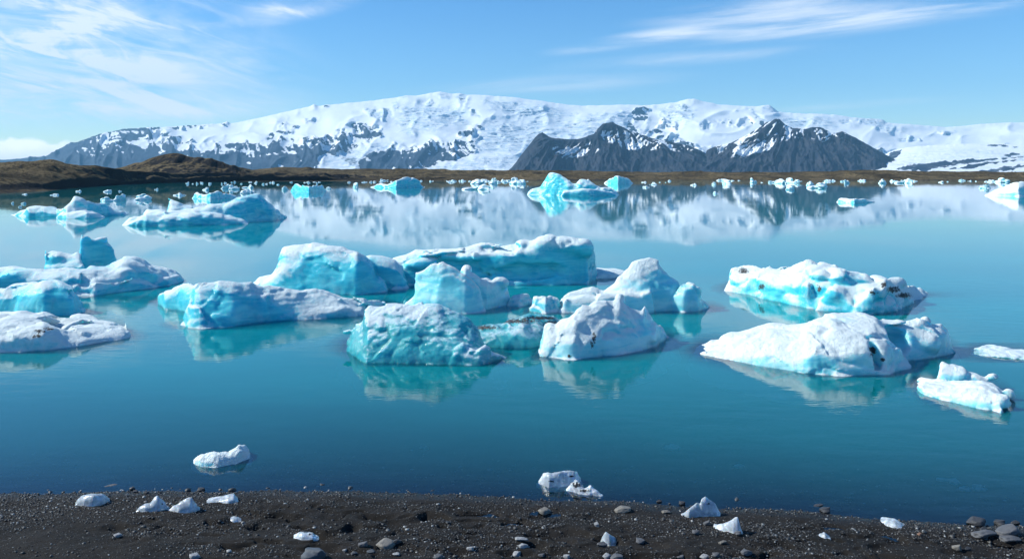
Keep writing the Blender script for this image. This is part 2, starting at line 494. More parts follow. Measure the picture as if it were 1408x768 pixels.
right = g.math('MULTIPLY', total([(0.95, cloud(1180, 24, 250, 18, 7)), (0.8, cloud(1040, 14, 130, 14, 6)), (0.8, cloud(900, 50, 80, 9, 8)), (0.6, cloud(810, 67, 50, 7, 6)),
                                  (0.5, cloud(950, 80, 160, 9, 4)), (0.45, cloud(770, 115, 150, 12, 3)), (0.3, cloud(1190, 143, 110, 5, 4))]), sB)
cir = g.math('MINIMUM', g.math('ADD', left, right), 0.82)
# low cumulus bank on the left horizon
bn = g.noise(g.mapping(UV, (1.9, 2.4, 1), (0, 0, 0), (2.3, 0, 0)), 1.0, 6, 0.55)
top = g.math('SUBTRACT', g.math('ADD', V, g.math('MULTIPLY', g.math('SUBTRACT', bn, 0.5), -0.5)), 0.42)
bank = g.math('MULTIPLY', g.ss(0.04, -0.03, top), g.ss(-5.85, -6.35, U))
bc = g.mixc(g.ss(0.12, 0.42, g.math('ADD', V, g.math('MULTIPLY', g.math('SUBTRACT', bn, 0.5), 0.3))), rgb(7.2, 8.0, 9.2), rgb(10.4, 10.7, 11.0))
hs = g.n('ShaderNodeHueSaturation'); hs.inputs['Saturation'].default_value = 1.25
nt.links.new(sky.outputs[0], hs.inputs['Color'])
elev = g.math('DIVIDE', sp.outputs[2], 0.20, clamp=True)
tint = g.mixc(1.0, hs.outputs[0], g.mixc(elev, rgb(0.78, 0.95, 1.10), rgb(0.58, 0.84, 1.06)), 'MULTIPLY')
c1 = g.mixc(cir, tint, rgb(7.6, 7.9, 8.3))
c2 = g.mixc(g.math('MULTIPLY', bank, 0.9), c1, bc)
bg = g.n('ShaderNodeBackground'); nt.links.new(c2, bg.inputs[0]); bg.inputs[1].default_value = 0.092
wo = g.n('ShaderNodeOutputWorld'); nt.links.new(bg.outputs[0], wo.inputs[0])

ld = bpy.data.lights.new('sun', 'SUN'); ld.energy = 3.9; ld.angle = R(0.5); ld.color = (0.985, 1.0, 0.93)
lo_ = bpy.data.objects.new('sun', ld); col.objects.link(lo_)
from mathutils import Vector
lo_.rotation_euler = Vector(sun_dir).to_track_quat('Z', 'Y').to_euler(); lo_.location = (-50, -20, 60)
# ---------------------------------------------------------------- beach, lake bed
_sh = [(0, 679), (90, 678), (180, 676), (330, 675), (430, 675), (520, 677), (600, 678), (700, 682), (735, 687), (780, 687), (840, 688),
       (900, 692), (960, 698), (1056, 698), (1130, 704), (1200, 712), (1270, 717), (1330, 721), (1408, 724)]
_shx = np.array([(p - CX) / F * depth_of(q) for p, q in _sh]); _shy = np.array([depth_of(q) for p, q in _sh])
def shore_y(x):
    x = np.asarray(x, float)
    y = np.interp(x, _shx, _shy)
    y = np.where(x < _shx[0], _shy[0] + (_shx[0] - x) * 0.03, y)
    y = np.where(x > _shx[-1], _shy[-1] - (x - _shx[-1]) * 0.06, y)
    near = (np.abs(x) < 14)
    return y + near * (0.07 * noise2(x * 1.3, x * 0 + 0.5, 5) + 0.035 * noise2(x * 4.5, x * 0 + 3.5, 6) + 0.02 * noise2(x * 13, x * 0 + 1.5, 7))
def beach_base(x, y):
    d = shore_y(x) - y                                   # + inland
    dd = np.maximum(d, 0); ww = np.maximum(-d, 0)
    land = 0.075 * dd + 0.022 * np.minimum(dd, 1.0) ** 0.5 * (dd > 0) + 0.020 * np.maximum(dd - 3.5, 0) ** 1.5
    land = np.minimum(land, 4.6 + 0.02 * dd)
    lake = 0.115 * ww + 0.004 * np.minimum(ww, 20) ** 2
    lake = np.minimum(lake, 5.0)
    return np.where(d >= 0, land, -lake)
def beach_detail(x, y):
    d = shore_y(x) - y
    f = sstep(-0.3, 0.9, d)
    big = fbm2(x * 0.55, y * 0.9, 3, 40) * 0.035
    # scuffed hollows, as left by many feet
    wx = x + 0.15 * noise2(x * 3, y * 3, 51); wy = y + 0.1 * noise2(x * 3, y * 3, 52)
    pit = np.clip(noise2(wx * 2.6, wy * 4.4, 44) - 0.12, 0, 1) * 0.13 + np.clip(noise2(wx * 5.2, wy * 8.5, 45) - 0.18, 0, 1) * 0.07
    zone = sstep(-0.45, 0.2, noise2(x * 0.35, y * 0.6, 47) + 0.25 * sstep(0.6, 1.8, d))
    small = fbm2(x * 9, y * 12, 3, 48) * 0.007
    return f * (big - pit * zone * sstep(0.25, 0.9, d)) + (0.25 + 0.75 * f) * small
def terrain_z(x, y): return beach_base(x, y) + beach_detail(x, y)

def terrain_hit(px, py, lift=0.0):
    """the beach or lake-bed point where the photo shows this spot"""
    kx, kz = (px - CX) / F, -(py - HY) / F
    ys = np.linspace(9.5, 24, 3000)
    z = terrain_z(kx * ys, ys) + lift
    k = np.argmax(CAMH + kz * ys < z)
    y = ys[k]; return float(kx * y), float(y), float(z[k])

xs = np.concatenate([-np.geomspace(400, 12.6, 40)[:-1], np.arange(-12.6, 12.6, 0.024), np.geomspace(12.6, 400, 40)])
ys = np.concatenate([np.linspace(-60, 11.4, 60)[:-1], np.arange(11.4, 16.6, 0.022), np.geomspace(16.6, 900, 90)])
X, Y = np.meshgrid(xs, ys)
Z = terrain_z(X, Y)
wet = sstep(0.55, 0.08, shore_y(X) - Y + 0.12 * noise2(X * 1.3, Y * 2, 77))
me = build_mesh('beach', np.stack([X, Y, Z], -1).reshape(-1, 3), grid_quads(*X.shape), M_SAND, {'wet': wet})
tag(link('beach', me), kind='structure')

# ground far out: the outwash plain under everything
xs = np.linspace(-9300, 9300, 41); ys = np.linspace(-300, 12200, 41)
X, Y = np.meshgrid(xs, ys)
me = build_mesh('ground', np.stack([X, Y, -7.5 + 0 * X], -1).reshape(-1, 3), grid_quads(*X.shape), M_GROUND)
tag(link('ground', me), kind='structure')

# ---------------------------------------------------------------- brown hills and moraine strip
def hill_sheet(name, u0, u1, du, crest, foot, back, nrow, seed, bluff, rough):
    """a hillside: foot line at the water, crest line further back, then falling away; crest and foot are read off the photo"""
    u = np.arange(u0, u1, du)
    cy = np.interp(u, [c[0] for c in crest], [c[1] for c in crest]); cD = np.interp(u, [c[0] for c in crest], [c[2] for c in crest])
    fy = np.interp(u, [c[0] for c in foot], [c[1] for c in foot]); fD = depth_of(fy)
    cD = np.maximum(cD, fD + 12)
    cz = CAMH + cD * (HY - cy) / F
    s = np.concatenate([np.linspace(-0.08, 1, nrow), np.linspace(1.05, 2, 14)])[:, None]
    D = fD + (cD - fD) * np.minimum(s, 1) + np.maximum(s - 1, 0) * back
    x = D * (u - CX) / F
    warp = noise2(x * 0.012, D * 0.012, seed + 3)
    flat = 0.10 + 0.05 * warp
    prof = np.where(s < flat, s * 0.5, flat * 0.5 + (1 - flat * 0.5) * sstep(0, 1, np.clip((s - flat) / (1 - flat), 0, 1)) ** 0.8)
    b = bluff * sstep(0.0, 0.06, s - flat) * sstep(0.5, 0.1, s - flat) * (0.6 + 0.8 * np.clip(noise2(x * 0.02, D * 0.01, seed + 5) + 0.3, 0, 1.2))
    z = cz * np.minimum(prof, 1) + b
    z = np.where(s > 1, cz - (cz + 9) * sstep(0, 1, s - 1), z)
    amp = rough * sstep(0.02, 0.3, s) * (1 - 0.75 * sstep(0.75, 1.0, np.minimum(s, 1)))
    rg = ridge2(x * 0.022 + 0.3 * warp, D * 0.016, 4, seed)
    z = z + amp * (rg - 0.7) + 0.45 * amp * fbm2(x * 0.13, D * 0.08, 5, seed + 8) + 0.18 * rough * sstep(0.8, 1, s) * fbm2(x * 0.08, D * 0.03, 4, seed + 9)
    dzy = np.gradient(z, axis=0) / np.gradient(D, axis=0)
    scree = np.clip(0.55 * sstep(0.16, 0.05, s) + np.clip(dzy * 1.6 - 0.12, 0, 0.7) + 0.5 * np.clip(noise2(x * 0.02, D * 0.03, seed + 12) - 0.25, 0, 1), 0, 1)
    me = build_mesh(name, np.stack([x, D, z], -1).reshape(-1, 3), grid_quads(*x.shape), M_HILL, {'scree': scree})
    return tag(link('hills', me), kind='structure')
hill_sheet('near_hills', -420, 480, 1.3,
           [(-420, 216, 330), (-200, 219, 340), (0, 221, 350), (30, 221.5, 350), (62, 222, 352), (92, 226.5, 352), (130, 227, 360), (162, 232, 365), (200, 236, 370), (480, 240, 400)],
           [(-420, 275), (0, 266), (60, 263), (110, 258), (150, 255), (190, 252.5), (260, 251), (330, 249.5), (480, 248.5)], 120, 90, 20, 2.6, 2.2)
hill_sheet('far_hills', 60, 620, 1.2,
           [(60, 233, 520), (130, 231, 520), (165, 229, 525), (200, 221, 530), (222, 214, 535), (238, 211.5, 540), (252, 213, 540), (275, 218.5, 540), (300, 223, 545), (330, 229, 550), (352, 233.5, 560), (400, 238, 570), (620, 242, 600)],
           [(60, 252), (200, 251), (330, 249.3), (620, 248)], 160, 90, 33, 2.0, 3.0)
hill_sheet('moraine', 300, 1800, 1.6,
           [(300, 231, 700), (345, 233.0, 690), (388, 229, 680), (432, 231.5, 690), (470, 232.5, 690), (560, 232, 700), (640, 233.5, 700), (760, 234, 710), (900, 236, 720), (1060, 236.5, 720), (1200, 234, 710), (1290, 235.5, 720), (1408, 236.5, 720), (1800, 236, 720)],
           [(300, 250), (420, 249.2), (640, 248.3), (1000, 248), (1408, 248), (1800, 248.5)], 150, 50, 57, 1.0, 1.6)

# ---------------------------------------------------------------- mountains
def soft(poly, u, v, amp=4.0, width=3.0, seed=0, fr=0.09):
    sd = poly_sd(poly, u, v)
    n = fbm2(u * fr, v * fr * 1.6, 4, seed) * amp
    return sstep(width, -width, sd + n)
def relief(name, u0, u1, du, nrow, skyline, base, D0, D1, q, relief_fn, back=900.0, mat=None, kind='structure', oname='mountains'):
    u = np.arange(u0, u1, du)[None, :]
    vs = np.interp(u, [p[0] for p in skyline], [p[1] for p in skyline])
    ker = np.exp(-np.linspace(-2.2, 2.2, 2 * int(26 / du) + 1) ** 2); ker /= ker.sum()
    pad = len(ker) // 2
    vsm = np.convolve(np.pad(vs[0], pad, mode='edge'), ker, 'valid')[None, :]
    vs = vs + 0.35 * fbm2(u * 0.22, u * 0 + 2.2, 4, 5)
    vb = np.interp(u, [p[0] for p in base], [p[1] for p in base])
    t = np.linspace(0, 1, nrow)[:, None]
    v = vb + (vsm - vb) * t + (vs - vsm) * sstep(0.92, 1.0, t)
    uu = u + 0 * v
    dv, att, qq = relief_fn(uu, v, t + 0 * v)
    D = D0 + (D1 - D0) * (t + 0 * v) ** qq
    D = D - np.minimum(dv, 40) * D / F * 1.3               # spurs stand nearer as well as higher
    z = CAMH + D * (HY - v + dv * 0.30) / F
    x = D * (uu - CX) / F
    k = np.linspace(0.04, 1, 12)[:, None]
    Db = D[-1:] + k * back; zb = z[-1:] * (1 - k) + (-30) * k
    xb = Db * (u - CX) / F
    P = np.stack([np.concatenate([x, xb]), np.concatenate([D, Db]), np.concatenate([z, zb])], -1)
    att = {kk: np.concatenate([a, np.repeat(a[-1:], 12, 0)]) for kk, a in att.items()}
    me = build_mesh(name, P.reshape(-1, 3), grid_quads(P.shape[0], P.shape[1]), mat, att)
    return tag(link(oname, me), kind=kind)

SKY = [(-400, 205), (-120, 214), (-60, 219), (0, 220), (40, 217), (62, 216.5), (72, 210), (88, 201), (97, 195.5), (104, 196), (120, 190.5), (145, 182), (155, 180.5), (170, 177), (200, 175.5), (228, 174.5), (260, 172.5), (296, 170),
       (308, 168.5), (312, 166.5), (317, 169.5), (330, 167.5), (345, 164.5), (362, 161), (395, 153), (425, 146.5), (432, 143.5), (438, 146), (446, 144.5), (460, 143.5), (500, 139.5), (545, 134), (558, 131.5), (572, 131.5), (590, 128), (606, 125.8), (622, 129), (634, 128.5), (642, 130.5),
       (665, 131), (700, 133.5), (745, 139), (780, 144), (800, 145.5), (850, 144), (874, 144), (884, 145), (905, 143.5), (928, 140.5), (944, 136.5), (954, 135.5), (966, 139), (990, 144), (1015, 145.5), (1040, 146.5), (1050, 145), (1058, 144.5), (1064, 149), (1070, 154), (1100, 156),
       (1150, 158), (1172, 161.5), (1190, 163), (1213, 164), (1220, 168.5), (1240, 170.5), (1270, 172), (1300, 174.5), (1325, 173), (1350, 170), (1380, 168.5), (1408, 168), (1500, 166), (1800, 172)]
ROCK = [  # outcrops, cliffs and small shaded snow faces read off the photo: outline, roughness of the edge
    ([(-400, 190), (60, 205), (96, 193), (150, 178), (215, 176), (232, 182), (215, 196), (250, 186), (262, 192), (240, 206), (330, 196), (352, 199), (380, 193), (410, 188), (440, 190), (465, 186), (470, 178), (484, 183), (488, 168), (502, 178), (522, 180), (523, 188), (505, 194), (470, 207), (440, 214), (432, 226), (444, 245), (-400, 245)], 5.0),
    ([(150, 178), (300, 169), (312, 166), (318, 171), (260, 176), (232, 178), (190, 184)], 2.0),
    ([(368, 191), (386, 172), (395, 168), (409, 173), (400, 181), (382, 184)], 2.5),
    ([(418, 164), (432, 162), (430, 167), (420, 168)], 1.5), ([(429, 147), (432, 143), (439, 145), (436, 149)], 0.6), ([(443, 148), (447, 144), (451, 146)], 0.6),
    ([(503, 150), (514, 147), (517, 156), (527, 149), (536, 150), (539, 162), (528, 166), (510, 160)], 2.5),
    ([(540, 141), (547, 138), (549, 150), (543, 154)], 1.5), ([(551, 133), (558, 130), (564, 133), (556, 135)], 0.7),
    ([(584, 140), (592, 134), (596, 139), (588, 142)], 1.2), ([(604, 129), (616, 128), (618, 135), (606, 133)], 1.5), ([(627, 134), (634, 128), (644, 132), (636, 147)], 1.5), ([(646, 150), (654, 152), (660, 160), (650, 159)], 1.5),
    ([(498, 219), (524, 203), (552, 197), (580, 200), (604, 193), (630, 197), (632, 184), (641, 176), (652, 166), (661, 172), (653, 186), (657, 203), (645, 212), (604, 223), (546, 240), (500, 236), (492, 222)], 4.5),
    ([(467, 217), (486, 214), (501, 222), (496, 229), (478, 226)], 2.0),
    ([(862, 176), (865, 160), (872, 148), (878, 143), (893, 150), (893, 158), (886, 166), (890, 176), (884, 186), (868, 188)], 3.0),
    ([(905, 170), (912, 162), (918, 164), (930, 171), (930, 178), (918, 174)], 3.0),
    ([(918, 147), (940, 141), (947, 146), (940, 149)], 2.0), ([(1028, 150), (1034, 151), (1054, 168), (1048, 168)], 1.2), ([(1046, 148), (1056, 144), (1066, 150), (1060, 154)], 1.2),
    ([(955, 176), (972, 170), (984, 173), (978, 178)], 2.5), ([(985, 168), (1020, 165), (1062, 171), (1060, 176), (1040, 173), (1018, 176), (1000, 172)], 3.5),
    ([(880, 186), (900, 180), (925, 184), (950, 195), (985, 204), (1000, 215), (960, 205), (920, 199), (890, 196)], 4.5),
    ([(1156, 167), (1168, 164), (1170, 169), (1160, 170)], 1.5), ([(1174, 164), (1182, 161.5), (1196, 165), (1214, 163), (1224, 171), (1236, 181), (1228, 185), (1206, 180), (1212, 173), (1190, 172)], 2.5), ([(1236, 190), (1260, 188), (1266, 193), (1240, 194)], 2.5),
    ([(1288, 181), (1316, 178), (1322, 181), (1296, 184)], 2.0), ([(1372, 200), (1384, 197), (1390, 203)], 1.5),
    ([(1378, 214), (1392, 210), (1402, 213), (1384, 218)], 1.5),
    ([(1200, 205), (1235, 208), (1220, 218), (1195, 224)], 3.0)]
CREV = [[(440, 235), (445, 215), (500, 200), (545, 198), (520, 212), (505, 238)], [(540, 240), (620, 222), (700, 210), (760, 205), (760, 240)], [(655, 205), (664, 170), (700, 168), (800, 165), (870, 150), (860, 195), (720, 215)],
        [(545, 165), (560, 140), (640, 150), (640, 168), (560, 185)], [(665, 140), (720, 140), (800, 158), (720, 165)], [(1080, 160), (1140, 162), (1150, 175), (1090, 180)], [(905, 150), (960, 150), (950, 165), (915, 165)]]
def massif_fn(u, v, t):
    rock = np.zeros(u.shape, np.float32)
    cre = np.zeros(u.shape, np.float32)
    for i, (pl, a) in enumerate(ROCK):
        mk = soft(pl, u, v, a, 1.2 + a * 0.35, 100 + i, 0.10 if a > 2 else 0.2)
        if a <= 2.5 and i > 1 and i not in (2, 4, 5): cre = np.maximum(cre, mk); mk = mk * 0.5    # shaded snow and seracs: blue shade put into the colour, little bare rock
        rock = np.maximum(rock, mk)
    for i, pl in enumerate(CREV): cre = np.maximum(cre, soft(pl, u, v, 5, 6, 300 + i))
    wu = u + 6 * noise2(u * 0.03, v * 0.05, 61)
    gul = ridge2(wu * 0.055 + v * 0.02, v * 0.030, 5, 62)
    snowrelief = 8.0 * fbm2(u * 0.012, v * 0.028, 3, 63) + 4.0 * ridge2(u * 0.022 + 0.012 * v, v * 0.035, 3, 67) + 2.4 * cre * ridge2(u * 0.05 + 0.4 * noise2(u * 0.05, v * 0.1, 69), v * 0.34, 3, 64) + 0.5 * fbm2(u * 0.05 + v * 0.04, v * 0.16, 2, 65)
    edge = sstep(1.0, 0.9, t) * sstep(0, 0.06, t)
    dv = (rock * (gul * 12.0 - 3) + (1 - rock) * (snowrelief - 2)) * (0.15 + 0.85 * edge)
    # snow lies in the gullies and on ledges of the cliffs, more of it higher up
    led = fbm2(u * 0.035 + 0.02 * v, v * 0.22, 5, 66); gs = 1.2 * fbm2(wu * 0.30 - v * 0.16, v * 0.07, 4, 68)
    hi = np.interp(u, [0, 150, 260, 340, 480, 640, 800, 1100], [-0.55, -0.30, 0.02, 0.10, 0.05, 0.05, 0.25, 0.2]) + sstep(214, 190, v) * 0.25 - sstep(205, 222, v) * 0.6
    sn = sstep(-0.05, 0.35, led * 0.5 + gs * 0.45 + hi - 0.10 - 0.30 * (gul - 0.6))
    snow = 1 - rock * (1 - 0.85 * sn * (v < 232))
    return dv, {'snow': snow, 'crevasse_shade': cre}, 0.85 + 0 * u
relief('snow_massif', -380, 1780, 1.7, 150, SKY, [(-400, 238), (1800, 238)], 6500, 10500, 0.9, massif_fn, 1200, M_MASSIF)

SKA = [(690, 240), (700, 236), (708, 226), (716, 214), (727, 200), (735, 190), (741, 184), (746, 182.5), (752, 186), (758, 189.5), (776, 191), (795, 191), (806, 188), (817, 184), (820, 178), (829, 170), (835, 169), (842, 167), (848, 171), (858, 175), (868, 181), (880, 184), (900, 191), (930, 196), (950, 201), (968, 209), (982, 221), (1000, 234), (1010, 240)]
SKB = [(960, 240), (966, 222), (972, 206), (985, 200.5), (1004, 196.5), (1022, 188), (1036, 180), (1046, 174), (1054, 168), (1060, 167), (1066, 163.5), (1072, 164), (1080, 171), (1090, 176), (1104, 177.5), (1116, 175), (1127, 174.5), (1138, 179), (1148, 183), (1158, 180), (1166, 184), (1178, 190), (1192, 198), (1204, 205), (1218, 212), (1230, 219), (1250, 230), (1270, 241)]
def rock_fn(apex, seed, snowpoly):
    def fn(u, v, t):
        wu = u + 5 * noise2(u * 0.04, v * 0.06, seed)
        # spurs and gullies fan out downhill from the summit
        ang = (wu - apex[0]) / (6 + np.maximum(v - apex[1], 0) * 0.9 + 12)
        gul = ridge2(ang * 1.5, v * 0.018, 5, seed + 1); fine = ridge2(ang * 4.5 + 0.02 * wu, v * 0.035, 5, seed + 2)
        edge = sstep(1.0, 0.82, t)
        dv = (gul * 11 + fine * 6 + 2.2 * fbm2(u * 0.35, v * 0.18, 4, seed + 7) + 16 * fbm2(u * 0.016, v * 0.012, 2, seed + 4) - 8) * (0.08 + 0.92 * edge)
        sn = np.zeros(u.shape, np.float32)
        st = fbm2(ang * 9.0, v * 0.04, 4, seed + 3) * 0.6 + 0.45 * fbm2(u * 0.22 + v * 0.3, v * 0.2, 4, seed + 6)
        for pl, k in snowpoly: sn = np.maximum(sn, sstep(10, -8, poly_sd(pl, u, v)) * sstep(0.42 - k, 0.75 - k, st + 0.25))
        return dv, {'snow': sn, 'crevasse_shade': 0 * u}, 0.9 + 0 * u
    return fn
relief('dark_mountain', 690, 1010, 1.1, 90, SKA, [(690, 242), (1010, 242)], 4300, 5300, 0.9,
       rock_fn((840, 165), 500, [([(820, 180), (845, 178), (872, 182), (960, 206), (930, 206), (870, 200), (838, 192)], 0.30), ([(760, 205), (820, 195), (825, 206), (765, 216)], 0.1)]), 500, M_ROCK)
relief('dark_mountain', 960, 1268, 1.1, 90, SKB, [(960, 242), (1270, 242)], 4200, 5200, 0.9,
       rock_fn((1095, 160), 600, [([(985, 200), (1030, 182), (1060, 165), (1080, 172), (1130, 176), (1165, 184), (1150, 192), (1090, 188), (1060, 200), (1000, 218)], 0.27), ([(990, 205), (1040, 195), (1020, 215)], 0.2)]), 500, M_ROCK)

STREAK = [[(1225, 233), (1262, 225), (1330, 219.5), (1408, 215), (1800, 210), (1800, 212), (1408, 217.5), (1345, 223.5), (1300, 229), (1270, 236)],
          [(1305, 233), (1345, 225), (1400, 220), (1408, 220.5), (1362, 226), (1335, 233)], [(1340, 238), (1375, 230), (1408, 227.5), (1800, 220), (1800, 223), (1408, 230), (1370, 238)], [(1376, 214), (1390, 209.5), (1402, 212), (1386, 216.5)],
          [(1212, 222), (1226, 210), (1240, 206), (1236, 214), (1222, 223)], [(1358, 200), (1376, 197.5), (1390, 201), (1408, 203), (1408, 204)], [(1090, 239), (1180, 229.5), (1225, 222), (1190, 231), (1120, 240)]]
def tongue_fn(u, v, t):
    rock = np.zeros(u.shape, np.float32)
    for i, pl in enumerate(STREAK): rock = np.maximum(rock, soft(pl, u, v, 1.6, 0.8, 700 + i, 0.16))
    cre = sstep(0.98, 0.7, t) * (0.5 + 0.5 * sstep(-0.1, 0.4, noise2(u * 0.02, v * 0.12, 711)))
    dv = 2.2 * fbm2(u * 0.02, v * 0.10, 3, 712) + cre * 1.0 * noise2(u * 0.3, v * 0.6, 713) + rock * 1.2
    return dv * sstep(1, 0.85, t), {'snow': 1 - rock * (0.62 + 0.3 * np.clip(noise2(u * 0.06, v * 0.2, 719), 0, 1)), 'crevasse_shade': np.maximum(cre * 0.8, rock)}, 1.1 + 0 * u
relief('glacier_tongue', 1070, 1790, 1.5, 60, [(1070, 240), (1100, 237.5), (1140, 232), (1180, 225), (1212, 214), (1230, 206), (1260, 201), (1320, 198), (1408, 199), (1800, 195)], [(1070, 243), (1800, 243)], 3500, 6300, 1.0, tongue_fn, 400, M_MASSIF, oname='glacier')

# ---------------------------------------------------------------- haze: air between the lens and the mountains
HAZE = 5.0e-5
m, nt = new_mat('air'); g = N(nt)
pv = g.n('ShaderNodeVolumePrincipled')
pv.inputs['Color'].default_value = rgb(0.30, 0.68, 1.0); pv.inputs['Density'].default_value = HAZE; pv.inputs['Anisotropy'].default_value = 0.0
g.out(None, pv.outputs[0])
v = np.array([(x, y, z) for x in (-9500, 9500) for y in (-500, 12300) for z in (-40, 1400)], float)
q = np.array([(0, 1, 3, 2), (4, 6, 7, 5), (0, 4, 5, 1), (2, 3, 7, 6), (0, 2, 6, 4), (1, 5, 7, 3)])
if HAZE > 0:
    tag(link('haze', build_mesh('haze', v, q, m, smooth=False)), kind='stuff')
# ---------------------------------------------------------------- icebergs
def _piece_height(pc, x, y, z0):
    u = CX + F * x / y
    tp = np.array(pc['top'], float); bp = np.array(pc['base'], float)
    pt = np.interp(u, tp[:, 0], tp[:, 1]); pb = np.interp(u, bp[:, 0], bp[:, 1])
    hh = CAMH - z0
    uu = np.linspace(tp[0, 0], tp[-1, 0], 200)
    vm = max((np.interp(uu, bp[:, 0], bp[:, 1]) - np.interp(uu, tp[:, 0], tp[:, 1])).max(), 1e-3)
    k = (np.clip(pb - pt, 0, None) / vm) ** pc.get('taper', 0.55)
    yf = hh * F / (pb - HY)
    s_ = yf / F
    # the ends come to a rounded nose
    e = np.minimum(u - tp[0, 0], tp[-1, 0] - u)
    tf = pc['front'] * s_ * k; tb = pc['back'] * s_ * k
    yr = yf + tf
    zt = CAMH - z0 - yr * (pt - HY) / F
    s = (y - yf) / np.maximum(tf, 1e-4); nf, nb = pc.get('nf', 2.0), pc.get('nb', 1.6)
    sb = (y - yr) / np.maximum(tb, 1e-4)
    pf = np.where(s < 0, -0.0, (1 - np.clip(1 - s, 0, 1) ** nf) ** (1 / nf))
    pk = (1 - np.clip(sb, 0, 1) ** nb) ** (1 / nb)
    pr = np.where(s < 1, pf, pk)
    out = np.maximum(yf - y, 0) + np.maximum(y - yr - tb, 0)
    zt = np.where(zt > 0, zt * np.clip(e / 7, 0, 1) ** 0.5, zt)
    H = np.maximum(zt, 0) * pr + np.minimum(zt, 0) - out * pc.get('foot', 0.9) - np.maximum(-e, 0) * s_ * 2.0
    return H

FEET = []
def drop_crumbs(v, q, share=0.04):
    lab = np.arange(len(v))
    for _ in range(400):
        m_ = lab[q].min(1); new = lab.copy()
        for k in range(4): np.minimum.at(new, q[:, k], m_)
        new = new[new]
        if (new == lab).all(): break
        lab = new
    cnt = np.bincount(lab, minlength=len(v)); keep = cnt[lab] > share * len(v)
    idx = np.cumsum(keep) - 1
    return v[keep], idx[q[keep[q[:, 0]]]]

